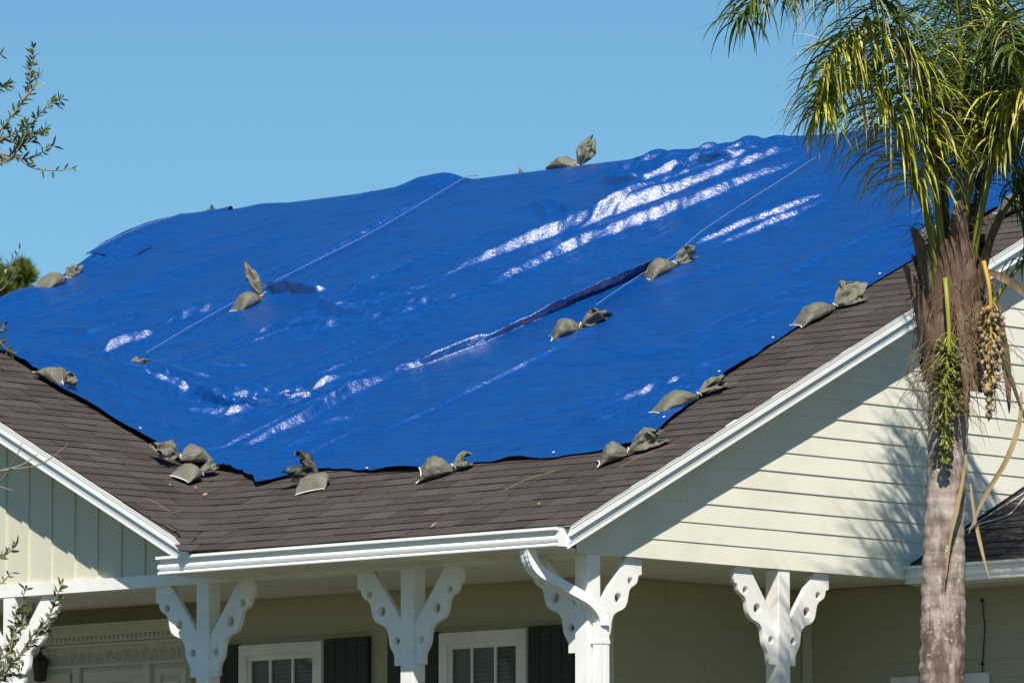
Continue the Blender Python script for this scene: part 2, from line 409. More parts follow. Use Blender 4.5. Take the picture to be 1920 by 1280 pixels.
mb = MB(); mb.box(-3.9,.028,-.045,-.006,3.0985,3.1005); mb.build('drip_edge', M['white_metal'], house)

# rake boards of the right gable: crown over fascia, with a soffit behind
def rake(fn, y0, y1, name):
    mb = MB()
    mb.prism([(-.022,-.165),(.0,-.165),(.0,-.13),(.004,-.128),(.004,-.118),(.0,-.116),(.0,-.078),(-.022,-.078)], fn, y0, y1)
    mb.prism([(-.022,-.076),(.026,-.076),(.026,-.030),(.030,-.026),(.030,-.006),(-.022,-.006)], fn, y0, y1)
    rk = mb.build(name, M['white_metal'], house)
    mb = MB(); mb.prism([(-.025,-.004),(.034,-.004),(.034,-.001),(-.025,-.001)], fn, y0, y1); mb.build('drip_edge', M['white_metal'], rk)
    return rk
rake(lambda t,p,q: (p, t, Z0+m_*t+q), -.0, YR-.001, 'rake_board')
rake(lambda t,p,q: (p, 2*YR-t, Z0+m_*t+q), -.0, YR-.002, 'rake_board')
mb = MB(); mb.prism([(-.2,-.10),(-.024,-.10),(-.024,-.09),(-.2,-.09)], lambda t,p,q: (p,t,Z0+m_*t+q), .0, YR); mb.prism([(-.2,-.10),(-.024,-.10),(-.024,-.09),(-.2,-.09)], lambda t,p,q: (p,2*YR-t,Z0+m_*t+q), .0, YR)
mb.build('rake_soffit', M['siding'], house)
# rake boards of the porch gable
f1 = lambda t,p,q: (-3.875-t, .12-p, 3.132+g_*t+q); f2 = lambda t,p,q: (-11.33+t, .12-p, 3.132+g_*t+q)
LG = -3.875-XG
rake(f1, 0.06, LG-.001, 'rake_board'); rake(f2, 0, LG-.002, 'rake_board')
mb = MB()
for f in (f1, f2): mb.prism([(-.335,-.10),(-.024,-.10),(-.024,-.09),(-.335,-.09)], f, .1, LG)
mb.build('rake_soffit', M['siding'], house)

# the lower roof of the wing on the right
mb = MB(); add_courses(mb, 3.03, 5.2, 0, 6, -.186, random.Random(9), valley=False, base=(4.0, 3.03, .493))
lr = mb.build('lower_roof', M['shingle'], house)
mb = MB(); mb.add([(-.187,3.98,3.01),(6,3.98,3.01),(6,8.6,5.29),(-.187,8.6,5.29)],[(0,1,2,3)]); mb.build('roof_felt', M['roof_base'], lr)
gutter(-.185, 6, 4.05, -.05)
mb = MB(); mb.box(-.2,6,4.05,4.07,2.90,3.03); mb.build('fascia', M['white'], house)
mb = MB(); mb.box(-.2,6,4.071,4.6,2.905,2.92); mb.build('soffit', M['soffit'], house)
mb = MB()
for a, b in ((4.0,4.35),(4.35,4.7),(4.7,5.05),(5.05,5.4),(5.4,5.75),(5.75,6.1)):
    mb.add([(-.183,a,3.03+.493*(a-4)+.012),(-.183,b,3.03+.493*(b-4)+.012),(-.183,b,3.03+.493*(b-4)+.035),(-.183,a,3.03+.493*(a-4)+.035)],[(0,1,2,3)])
mb.build('flashing', M['dark_metal'], lr)
mb = MB(); mb.box(-.86,.1,4.565,4.586,.9,2.262); wf = mb.build('window', M['white'], house); tag(wf, 'top of a white framed window on the wing wall')
mb = MB(); mb.box(-.76,0,4.555,4.563,1.0,2.18); mb.build('pane', M['glass'], wf)

# posts with scroll sawn brackets
BP = [(0,.0),(.29,.0),(.466,.0),(.466,.118),(.438,.126),(.427,.15),(.40,.185),(.36,.205),(.333,.245),(.315,.285),(.306,.335),(.27,.375),(.222,.395),(.173,.42),(.148,.455),(.137,.50),(.130,.55),(.112,.585),(.092,.61),(.083,.632),(.083,.70),(0,.70)]
def smooth_poly():
    return [(.466,0),(.466,.118),(.440,.121),(.428,.140),(.424,.163),(.410,.184),(.384,.200),(.352,.216),(.333,.240),(.324,.270),(.318,.302),(.306,.336),(.286,.362),(.258,.380),(.225,.391),(.190,.405),(.166,.425),(.150,.453),(.142,.487),(.138,.522),(.131,.553),(.115,.580),(.097,.603),(.086,.626),(.083,.634),(.083,.70)]
HOLES = [(.345,.168,.030),(.215,.298,.040),(.060,.520,.031)]
def bracket(parent, px, py, dx, dy, z):
    """flat sawn board in the vertical plane through (px,py) along (dx,dy)"""
    import bmesh
    outer = smooth_poly(); inner = [(0,.70),(0,.395),(.304,0)]
    pts = outer + inner
    cu = bpy.data.curves.new('b', 'CURVE'); cu.dimensions = '2D'; cu.fill_mode = 'BOTH'; cu.extrude = .019; cu.bevel_depth = .0025; cu.bevel_resolution = 1
    def spl(pp):
        s = cu.splines.new('POLY'); s.points.add(len(pp)-1); s.use_cyclic_u = True
        for q, (a, b) in zip(s.points, pp): q.co = (a, b, 0, 1)
    spl(pts)
    for a, b, r in HOLES: spl([(a+r*math.cos(t*math.pi/10), b+r*math.sin(t*math.pi/10)) for t in range(20)])
    ob = bpy.data.objects.new('tmp', cu); COL.objects.link(ob)
    bpy.context.view_layer.update()
    me = bpy.data.meshes.new_from_object(ob.evaluated_get(bpy.context.evaluated_depsgraph_get()))
    bpy.data.objects.remove(ob); bpy.data.curves.remove(cu)
    nx, ny = -dy, dx
    co = np.empty(len(me.vertices)*3); me.vertices.foreach_get('co', co); co = co.reshape(-1, 3)
    new = np.stack([px+co[:,0]*dx+co[:,2]*nx, py+co[:,0]*dy+co[:,2]*ny, z-co[:,1]], -1)
    me.vertices.foreach_set('co', new.ravel()); me.materials.clear(); me.update()
    return link('bracket', me, M['white'], parent)
W = .132
def post(x1, y0, dirs, zt):
    x0 = x1-W; y1 = y0+W
    mb = MB(); b = .006
    prof = [(x0+b,y0),(x1-b,y0),(x1,y0+b),(x1,y1-b),(x1-b,y1),(x0+b,y1),(x0,y1-b),(x0,y0+b)]
    mb.prism(prof, lambda t,p,q: (p,q,t), .2, zt); p = mb.build('porch_post', M['white'], house)
    cx, cy = (x0+x1)/2, (y0+y1)/2
    for d in dirs:
        if d == '-x': bracket(p, x0+.001, cy-.02, -1, 0, zt)
        if d == '+x': bracket(p, x1-.001, cy-.02, 1, 0, zt)
        if d == '-y': bracket(p, cx+.02, y0+.001, 0, -1, zt)
        if d == '+y': bracket(p, cx+.02, y1-.001, 0, 1, zt)
    return p
for x in (-8.41, -6.25, -4.09, -1.94): post(x, .425, ('-x', '+x'), 2.926)
post(-.202, .425, ('-x', '+y'), 2.944)
post(-.202, 2.50, ('-y', '+y'), 2.944)

# downspout
mb = MB()
def rect_sweep(pts, ups, a, b, rib=0):
    n = len(pts); pr = [(-1,-1),(-.5,-1),(-.5,-.93),(0,-.93),(0,-1),(.5,-1),(.5,-.93),(1,-.93),(1,1),(-1,1)]
    vs = []
    for i, p in enumerate(pts):
        p = Vector(p); t = (Vector(pts[min(i+1,n-1)])-Vector(pts[max(i-1,0)])).normalized()
        sd = Vector(ups[i]); sd = (sd-t*sd.dot(t)).normalized(); f = sd.cross(t)
        k = 1+(rib if i % 2 else 0)
        for q, r_ in pr: vs.append(p+sd*q*a*k+f*r_*b*k)
    m2 = len(pr)
    fs = [(i*m2+k,i*m2+(k+1)%m2,(i+1)*m2+(k+1)%m2,(i+1)*m2+k) for i in range(n-1) for k in range(m2)]
    fs += [tuple(range(m2-1,-1,-1)), tuple((n-1)*m2+k for k in range(m2))]
    return vs, fs
A = Vector((-.345, -.055, 2.965)); A2 = Vector((-.342,-.05,2.825)); B2 = Vector((-.148,.46,2.57)); Bv = Vector((-.146,.50,2.43)); E_ = Vector((-.146,.50,.2))
d1 = (B2-A2).normalized()
def arc(p, q, c, n): return [(p*(1-t)**2+c*2*t*(1-t)+q*t*t) for t in [i/n for i in range(n+1)]]
el1 = arc(A, A2+d1*.13, A2, 15); el2 = arc(B2-d1*.10, Bv, Vector((-.148,.50,2.535)), 15)
sd = Vector((.96,-.28,0))
dsp = None
vs, fs = rect_sweep([el2[-1]+Vector((0,0,.02)), E_], [Vector((0,1,0))]*2, .050, .035); mb.add(vs, fs); dsp = mb.build('downspout', M['white_metal'], house)
tag(dsp, 'white ribbed metal downspout on the corner post')
for pts, rb in ((el1, .05), (el2, .05)):
    mb = MB(); vs, fs = rect_sweep(pts, [sd]*len(pts), .052, .037, rb); mb.add(vs, fs); mb.build('elbow', M['white_metal'], dsp)
mb = MB(); vs, fs = rect_sweep([el1[-1]-d1*.02, el2[0]+d1*.02], [sd]*2, .050, .035); mb.add(vs, fs); mb.build('sloping_pipe', M['white_metal'], dsp)
mb = MB(); mb.box(-.1995,-.108,.446,.554,2.30,2.33); mb.build('strap', M['white_metal'], dsp)

# windows, shutters and the front door in the shade of the porch
def window(x0, x1, zt, zb=1.1):
    mb = MB(); y0, y1 = 2.225, 2.289; f = .085
    mb.box(x0,x1,y0,y1,zt-f,zt); mb.box(x0,x0+f,y0,y1,zb,zt-f-.0005); mb.box(x1-f,x1,y0,y1,zb,zt-f-.0005); mb.box(x0-.03,x1+.03,y0-.02,y1,zb-.05,zb-.0005)
    wn = mb.build('window', M['white'], house)
    mb = MB(); s0, s1, st = x0+f, x1-f, zt-f
    mb.box(s0,s1,y0+.022,y1-.02,st-.04,st-.0006); mb.box(s0+.0005,s0+.035,y0+.0221,y1-.02,zb,st-.0405); mb.box(s1-.035,s1-.0005,y0+.0221,y1-.02,zb,st-.0405); mb.box(s0+.036,s1-.036,y0+.023,y1-.02,1.82,1.87)
    mb.build('sash', M['white'], wn)
    mb = MB()
    for k in (1, 2):
        xx = s0+(s1-s0)*k/3; mb.box(xx-.011,xx+.011,y0+.018,y0+.034,zb,st-.041)
    mb.box(s0+.036,s1-.036,y0+.0185,y0+.0335,2.14,2.16); mb.build('muntin', M['white'], wn)
    mb = MB(); mb.add([(s0+.03,y0+.036,zb),(s1-.03,y0+.036,zb),(s1-.03,y0+.036,st-.03),(s0+.03,y0+.036,st-.03)],[(0,1,2,3)]); mb.build('pane', M['glass'], wn)
    mb = MB(); z = st-.12; bb = random.Random(int(-x0*10))
    while z > zb:
        dx_ = .12+bb.uniform(0,.01); mb.add([(s0+dx_,y0+.040,z),(s1-.04,y0+.040,z+.004),(s1-.04,y0+.056,z+.032),(s0+dx_,y0+.056,z+.028)],[(0,1,2,3)]); z -= .034
    mb.build('blind', M['blind'], wn)
    return wn
tag(window(-5.60, -4.68, 2.60), 'white window with blinds left of the dark shutter')
tag(window(-3.41, -2.50, 2.60), 'white window with blinds behind the porch')
for x0, x1 in ((-5.90,-5.63),(-4.67,-4.19),(-3.98,-3.44),(-2.49,-2.03)):
    mb = MB(); k = 4 if x1-x0 > .4 else 2; wd = (x1-x0)/k
    for q in range(k): mb.box(x0+q*wd+.003,x0+(q+1)*wd-.003,2.245,2.285,1.05,2.615)
    mb.box(x0+.004,x1-.004,2.262,2.286,1.06,2.6); mb.box(x0+.01,x1-.01,2.232,2.2449,1.3,1.4); mb.box(x0+.01,x1-.01,2.232,2.2449,2.0,2.08)
    mb.build('shutter', M['shutter'], house)
mb = MB(); mb.box(-8.35,-6.18,2.25,2.286,.2,2.56)
dr = mb.build('door_surround', M['trim_cream'], house); tag(dr, 'pale carved door surround with crown moulding and dentils')
mb = MB(); z = 2.84
for (a, y) in ((.020,2.10),(.025,2.125),(.030,2.15),(.018,2.17)): mb.box(-8.45+(y-2.1),-6.1-(y-2.1),y,2.286,z-a+.0006,z); z -= a
mb.box(-8.36,-6.19,2.205,2.286,2.695,z-.0003); mb.build('crown_moulding', M['trim_cream'], dr)
x = -8.33; d0_ = None
while x < -6.2:
    mb = MB(); mb.box(x,x+.028,2.185,2.2045,2.715,2.745); mb.build('dentil', M['trim_cream'], dr); x += .052
mb = MB(); mb.box(-8.36,-6.19,2.20,2.286,2.662,2.69); mb.box(-8.36,-6.19,2.2001,2.286,2.50,2.522); mb.build('frieze_moulding', M['trim_cream'], dr)
mb = MB(); mb.box(-8.33,-6.22,2.243,2.2495,2.5225,2.6615); x = -8.27; k = 0
while x < -6.25:
    sg = 1 if k % 2 else -1
    mb.tube([(x+.045*math.cos(t*.5)*(1-t/22), 2.238, 2.592+sg*.045*math.sin(t*.5)*(1-t/22)) for t in range(20)], .007, 6)
    mb.tube([(x+.05+.05*t/6, 2.239, 2.592+sg*(-.03+.06*t/6)+.02*math.sin(t)) for t in range(7)], [.004+.004*math.sin(t/6*3.1) for t in range(7)], 6)
    x += .105; k += 1
mb.build('carved_frieze', M['trim_cream'], dr)
mb = MB()
for x0, x1 in ((-8.0,-7.55),(-6.55,-6.2)):
    mb.box(x0,x0+.06,2.225,2.249,.3,2.46); mb.box(x1-.06,x1,2.225,2.249,.3,2.46); mb.box(x0+.0605,x1-.0605,2.2251,2.249,2.40,2.46)
mb.box(-7.50,-7.42,2.21,2.249,.3,2.499); mb.box(-6.68,-6.60,2.21,2.249,.3,2.499); mb.build('pilaster', M['trim_cream'], dr)
for x0, x1 in ((-7.90,-7.66),(-6.47,-6.28)):
    mb = MB(); mb.box(x0,x1,2.232,2.2485,.9,2.36); sdl = mb.build('sidelight', M['trim_cream'], dr)
    mb = MB(); mb.box(x0+.04,x1-.04,2.228,2.2315,.95,2.32); mb.build('pane', M['glass'], sdl)
mb = MB(); mb.box(-7.40,-6.70,2.232,2.2488,.25,2.47); door = mb.build('front_door', M['trim_cream'], dr)
mb = MB(); mb.box(-7.27,-6.83,2.222,2.2315,2.33,2.36); mb.box(-7.27,-7.235,2.2221,2.2315,1.2,2.3295); mb.box(-6.865,-6.83,2.2221,2.2315,1.2,2.3295); mb.box(-7.055,-7.035,2.2222,2.2315,1.2,2.3295); mb.build('door_moulding', M['trim_cream'], door)
mb = MB(); mb.box(-7.234,-6.866,2.2285,2.2312,1.2,2.3292); mb.build('pane', M['glass'], door)

# ------------------------------------------------------------------ tarpaulin
def S(x, y, k=.20):
    Mz = np.minimum(Z0+m_*y, 2*ZR-(Z0+m_*y)); 
    Mz = ZR-np.sqrt(((y-YR)*m_)**2+.03**2)+.01
    G = np.minimum(3.132+g_*(-3.875-x), 3.132+g_*(x+11.33)); G = ZG-np.sqrt((np.abs(x-XG)*g_)**2+.04**2)+.03
    return (Mz+G+np.sqrt((Mz-G)**2+k*k))/2
EX = np.array([(-12.62,1.5),(-7.58,1.44),(-7.08,1.37),(-6.71,1.45),(-6.20,1.46),(-5.69,1.44),(-5.33,1.52),(-4.94,1.44),(-4.62,1.27),(-4.47,1.17),(-4.3,1.30),(-3.91,1.42),(-3.6,1.36),(-3.29,1.27),(-2.81,1.23),(-2.46,1.27),(-2.10,1.30),(-1.76,1.29),(-1.26,1.27),(-.82,1.34),(-.5,1.42)])
RX = np.array([(1.2,-.66),(1.41,-.63),(1.61,-.58),(1.86,-.66),(2.25,-.74),(2.71,-.86),(3.20,-.90),(3.76,-.92),(4.24,-.86),(4.98,-.84),(6,-.80),(7,-.78),(9.2,-.75)])
def pdist(x, y, poly):
    """signed distance (positive on the right of the travel direction) and 0..1 run along a polyline"""
    P = np.array(poly, float); best = np.full(x.shape, 1e9); sg = np.zeros(x.shape); run = np.zeros(x.shape)
    Ls = np.hypot(*(P[1:]-P[:-1]).T); tot = Ls.sum(); acc = 0
    for i in range(len(P)-1):
        d = P[i+1]-P[i]; l = Ls[i]
        t = np.clip(((x-P[i,0])*d[0]+(y-P[i,1])*d[1])/(l*l), 0, 1)
        qx = x-P[i,0]-t*d[0]; qy = y-P[i,1]-t*d[1]; D = np.hypot(qx, qy)
        s = np.sign(d[1]*qx-d[0]*qy); mk = D < best
        best = np.where(mk, D, best); sg = np.where(mk, s, sg); run = np.where(mk, (acc+t*l)/tot, run); acc += l
    return best*np.where(sg == 0, 1, sg), run
def catmull(P, n=8):
    P = [np.array(p, float) for p in P]; P = [2*P[0]-P[1]]+P+[2*P[-1]-P[-2]]; out = []
    for i in range(1, len(P)-2):
        for k in range(n):
            t = k/n
            out.append(.5*((2*P[i])+(-P[i-1]+P[i+1])*t+(2*P[i-1]-5*P[i]+4*P[i+1]-P[i+2])*t*t+(-P[i-1]+3*P[i]-3*P[i+1]+P[i+2])*t**3))
    out.append(P[-2]); return out
# folds: (line, height, width on the left, width on the right)
FOLDS = [
 ([(-6.75,5.55),(-6.43,6.05),(-6.04,6.50),(-5.73,6.84),(-5.45,7.2),(-5.15,7.62),(-4.72,8.05)], .115, .30, .10),
 ([(-5.75,5.15),(-5.60,5.74),(-5.42,6.15),(-5.18,6.45),(-4.87,6.8),(-4.62,7.22),(-4.35,7.7)], .098, .22, .085),
 ([(-5.95,6.35),(-5.72,6.9),(-5.55,7.35),(-5.35,7.75),(-4.94,8.25)], .05, .12, .05),
 ([(-3.92,5.66),(-3.72,6.0),(-3.50,6.3),(-3.24,6.65)], .065, .10, .05),
 ([(-3.62,5.60),(-3.40,5.9),(-3.22,6.2),(-3.1,6.55)], .05, .07, .055),
 ([(-5.33,1.90),(-5.16,2.28),(-5.11,2.66),(-5.10,3.02),(-5.02,3.40)], .085, .22, .075),
 ([(-5.10,3.25),(-4.9,3.52),(-4.66,3.84),(-4.46,4.25),(-4.30,4.65)], .03, .10, .05),
 ([(-9.75,4.55),(-9.66,4.80),(-9.5,5.02)], .10, .2, .10),
 ([(-9.7,5.22),(-9.40,5.40),(-9.05,5.62)], .075, .2, .09),
 ([(-6.6,2.75),(-6.25,3.0),(-5.85,3.12),(-5.55,3.4),(-5.4,3.7)], .06, .15, .08),
 ([(-1.75,2.05),(-1.45,2.37),(-1.10,2.62)], .035, .12, .07),
 ([(-1.35,2.75),(-1.12,2.95),(-.98,3.25)], .03, .10, .06),
 ([(-3.9,2.0),(-3.6,2.9),(-3.3,3.8)], .035, .2, .055), ([(-3.2,1.7),(-3.0,2.4),(-2.7,3.2)], .012, .15, .08),
 ([(-2.2,4.4),(-1.9,5.2),(-1.6,6.2)], .024, .25, .07), ([(-7.3,4.6),(-6.7,4.75),(-6.2,4.9)], .045, .12, .05),
 ([(-8.1,5.05),(-7.3,5.2),(-6.5,5.35)], .035, .10, .05), ([(-7.2,5.3),(-6.4,5.62),(-5.9,5.9)], .03, .10, .05),
 ([(-11.9,5.6),(-11.3,6.2),(-10.9,7.0)], .03, .2, .1), ([(-12.3,6.8),(-11.0,7.6),(-10.0,8.3)], .02, .2, .12),
 ([(-11.2,4.7),(-10.5,5.2),(-10.2,5.6)], .03, .15, .08),
 ([(-7.5,1.55),(-6.8,2.2),(-6.3,2.6)], .02, .12, .07), ([(-7.4,2.2),(-6.6,1.95),(-5.9,1.85)], .02, .1, .08),
 ([(-9.05,6.2),(-9.0,7.0),(-9.05,8.1)], .045, .22, .07),
]
_r = random.Random(12)
for _ in range(85):
    cx_, cy_ = _r.uniform(-12, -.9), _r.uniform(1.6, 8.0); an = math.atan2(.9, .42)+_r.gauss(0, .22); ln_ = _r.uniform(.4, 2.2)
    if _r.random() < .3: an = _r.gauss(.25, .35)
    if -6.9 < cx_ < -4.1 and 5.0 < cy_: continue
    dx_, dy_ = math.cos(an)*ln_/2, math.sin(an)*ln_/2; bx_ = _r.gauss(0, .08)
    FOLDS.append(([(cx_-dx_, cy_-dy_), (cx_+bx_, cy_+bx_*.4), (cx_+dx_, cy_+dy_)], _r.uniform(.007, .022)*((1.5 if cx_ < -4 else 1.1) if cx_ > -8 else .8), _r.uniform(.06, .16), _r.uniform(.035, .06)))
for bx_, by_ in ((-8.83,5.5),(-3.74,5.16),(-3.63,3.92),(-.9,3.74),(-.84,2.1),(-6.93,1.5),(-1.0,5.2)):
    for _ in range(7):
        an = _r.uniform(0, 6.283); l_ = _r.uniform(.15, .38)
        FOLDS.append(([(bx_+.10*math.cos(an), by_+.10*math.sin(an)), (bx_+(.1+l_*.5)*math.cos(an), by_+(.1+l_*.5)*math.sin(an)), (bx_+(.1+l_)*math.cos(an+.1), by_+(.1+l_)*math.sin(an+.1))], _r.uniform(.008, .018), .05, .04))
FOLDS += [([(-7.3,2.75),(-6.9,2.9),(-6.4,2.85)], .05, .10, .05), ([(-7.0,3.3),(-6.6,3.15),(-6.1,3.3)], .045, .10, .05), ([(-6.5,2.45),(-6.1,2.7),(-5.8,2.75)], .04, .08, .05),
 ([(-6.9,7.9),(-6.6,8.1),(-6.45,8.35)], .06, .10, .05), ([(-6.2,7.6),(-6.0,7.9),(-5.9,8.3)], .07, .12, .06), ([(-5.7,7.7),(-5.5,8.0),(-5.45,8.35)], .06, .12, .06), ([(-7.4,7.3),(-6.9,7.25),(-6.4,7.0)], .04, .10, .06),
 ([(-6.9,4.95),(-6.3,5.0),(-5.8,5.2)], .04, .08, .05), ([(-8.0,4.75),(-7.4,4.72),(-6.9,4.6)], .04, .10, .05), ([(-8.9,3.6),(-8.3,3.75),(-7.8,3.9)], .03, .10, .05), ([(-11.4,5.35),(-10.9,5.3),(-10.4,5.15)], .05, .12, .06)]
FOLDS += [([(-3.72,3.75),(-3.95,2.8),(-4.15,1.75)], .030, .16, .055), ([(-2.6,4.2),(-3.1,2.9),(-3.5,1.7)], .026, .18, .055), ([(-1.2,4.6),(-1.7,3.4),(-2.2,2.2)], .022, .18, .055), ([(-4.6,3.2),(-4.72,2.4),(-4.72,1.6)], .045, .16, .055),
 ([(-3.3,7.6),(-3.9,6.4),(-4.6,5.2)], .028, .15, .05), ([(-6.9,6.9),(-7.4,6.0),(-8.0,5.2)], .045, .18, .055), ([(-10.2,7.6),(-10.9,6.3),(-11.6,5.2)], .040, .2, .06), ([(-5.5,4.9),(-6.0,4.0),(-6.3,3.3)], .03, .15, .05)]
# overhanging folds: (line, height function of run, push)
OVER = [
 ([(-5.32,3.30),(-5.05,3.45),(-4.82,3.62),(-4.57,3.95),(-4.38,4.33),(-4.20,4.71),(-4.04,5.02),(-3.98,5.36)], lambda r: (.018+.08*r**1.7)*np.clip((1-r)/.10, 0, 1)**.5, .18),
 ([(-9.0,5.92),(-8.62,5.74),(-8.30,5.66),(-7.95,5.63)], lambda r: .09*np.sin(np.pi*np.clip(r*.9+.1, 0, 1))**.7, .09),  # fold added to stand in for the upright sandbag's flap shadow
 ([(-7.35,3.25),(-7.28,3.05),(-7.12,2.98)], lambda r: .06*np.sin(np.pi*r), .06),
 ([(-7.79,5.28),(-7.3,5.02),(-6.95,4.86),(-6.5,4.72)], lambda r: .045*np.sin(np.pi*r), .06),
 ([(-7.74,5.56),(-7.17,5.48),(-6.72,5.47)], lambda r: .03*np.sin(np.pi*r), .04),
 ([(-7.2,7.35),(-6.9,7.15),(-6.6,6.93)], lambda r: .045*np.sin(np.pi*r), .05),
 ([(-6.8,7.78),(-6.45,7.66),(-6.1,7.70)], lambda r: .065*np.sin(np.pi*r), .08),
 ([(-5.8,7.9),(-5.45,7.78),(-5.1,7.9)], lambda r: .06*np.sin(np.pi*r), .08),
 ([(-6.95,3.0),(-6.5,2.82),(-6.0,2.88),(-5.5,3.12)], lambda r: .06*np.sin(np.pi*r), .08),
 ([(-10.9,5.6),(-10.5,5.5),(-10.1,5.5)], lambda r: .035*np.sin(np.pi*r), .05),
 ([(-1.75,2.0),(-1.55,1.9),(-1.35,1.92)], lambda r: .03*np.sin(np.pi*r), .04),
]
BUMPS = [(-9.5,8.40,.34,.22,.085),(-9.2,8.32,.2,.2,.06),(-6.3,8.1,.16,.14,.06),(-5.9,8.25,.13,.16,.04),(-5.55,8.2,.11,.14,.04),(-5.3,8.42,.2,.2,.03),
 (-6.65,8.35,.12,.12,.05),(-12.6,7.4,.35,.45,.10),(-12.6,6.15,.35,.45,.15),(-8.4,4.15,.2,.25,.05),(-11.6,8.4,.3,.15,.03)]
def tarp_h(x, y):
    """height of the cloth above the smooth roof"""
    h = .016+0*x
    h = h + .028*fbm(x*.45+.2*y, y*1.1, 2, 3)+.013*fbm((x*.9-y*.42)*2.6, (x*.42+y*.9)*.9, 11, 3)
    h = np.array(h); 
    for k, (ln, H, wl, wr) in enumerate(FOLDS):
        P = np.array(ln); mg = 3*max(wl, wr)+.15
        b = (x > P[:,0].min()-mg) & (x < P[:,0].max()+mg) & (y > P[:,1].min()-mg) & (y < P[:,1].max()+mg)
        if not b.any(): continue
        xx, yy = x[b], y[b]
        d, r = pdist(xx, yy, catmull(ln, 5)); e = np.sin(np.pi*np.clip(r, .0, 1))**.6
        big = min(1, H/.04)
        wv = d + .035*big*fbm(xx*4, yy*4, 40+k, 3)+.006*fbm(xx*14, yy*14, 41+k, 2)
        Hm = H*1.15*e*(1+(.16 if H > .07 else .32)*fbm(xx*2.6, yy*2.6, 70+k, 3))
        h[b] += Hm*np.where(wv < 0, np.exp(-(wv/wl)**2), np.clip(1-wv/(wr*.62), 0, 1)*.92+.08*np.exp(-(wv/wr)**2))
    for bx, by, sx_, sy_, H in BUMPS:
        h = h + H*np.exp(-((x-bx)/sx_)**2-((y-by)/sy_)**2)
    # crumpled areas
    for cx_, cy_, rx, ry, a, f in ((-6.2,3.0,1.0,.45,.05,5),(-5.9,8.05,.95,.4,.05,5),(-1.2,2.4,.55,.5,.028,6),(-6.6,4.9,1.1,.7,.028,4.5),(-5.3,6.2,1.4,1.0,.006,5),(-7.2,1.9,.7,.4,.018,5),(-4.6,1.7,.7,.4,.02,5),(-9.2,5.0,.7,.5,.03,5),(-1.1,3.6,.4,.8,.014,5),(-12.4,7.4,.4,.8,.02,4)):
        wgt = np.exp(-((x-cx_)/rx)**2-((y-cy_)/ry)**2)
        h = h + wgt*a*1.5*(.55-2*np.abs(fbm((x*.9-y*.42)*f*1.25, (x*.42+y*.9)*f*.42, int(100+cx_*10), 3)))
    fine = np.exp(-((x+5.6)/1.6)**2-((y-6.2)/1.7)**2)+.8*np.exp(-((x+5.9)/1.3)**2-((y-2.9)/.6)**2)+.6*np.exp(-((x+1.2)/.5)**2-((y-2.4)/.8)**2)+.5*np.exp(-((x+9.3)/.7)**2-((y-5.1)/.6)**2)+.12
    h = h + .011*fine*(.5-2*np.abs(fbm((x*.9-y*.42)*11, (x*.42+y*.9)*4, 61, 3)))+.006*fine*fbm(x*17, y*17, 66, 2)
    # packing creases
    for c0 in (-11.6,-10.1,-8.2,-6.7,-3.35,-2.25,-1.2):
        h = h + .006*np.exp(-((x-c0-.06*np.sin(y*1.3))/.016)**2)*np.clip(.5+fbm(x*0+c0, y*1.1, 9, 2), 0, 1)
    for c0 in (2.7,4.1,6.6):
        h = h + .006*np.exp(-((y-c0-.05*np.sin(x*1.1))/.016)**2)*np.clip(.5+fbm(x*1.1, y*0+c0, 8, 2), 0, 1)
    return h
def tarp_z(x, y):
    x = np.atleast_1d(np.asarray(x, float)); y = np.atleast_1d(np.asarray(y, float))
    return float((S(x, y)+np.maximum(tarp_h(x, y), .012))[0])
def roof_z(x, y):
    return float(S(np.array([x]), np.array([y]), .14)[0])
nx, ny = 860, 520
s = np.linspace(0, 1, nx)[None]; t = np.linspace(0, 1, ny)[:, None]
xb = -13.25+s*(-.6+13.25)
ye = np.interp(xb[0], EX[:,0], EX[:,1])[None]+.012*vnoise(xb*6, xb*0, 5)
y = ye+(YR+.75-ye)*t
xr = np.interp(y, RX[:,0], RX[:,1])+.012*vnoise(y*5, y*0, 6)
xl = -12.68-.05*vnoise(y*2.2, y*0, 8)
x = xl+s*(xr-xl)
h = tarp_h(x, y)
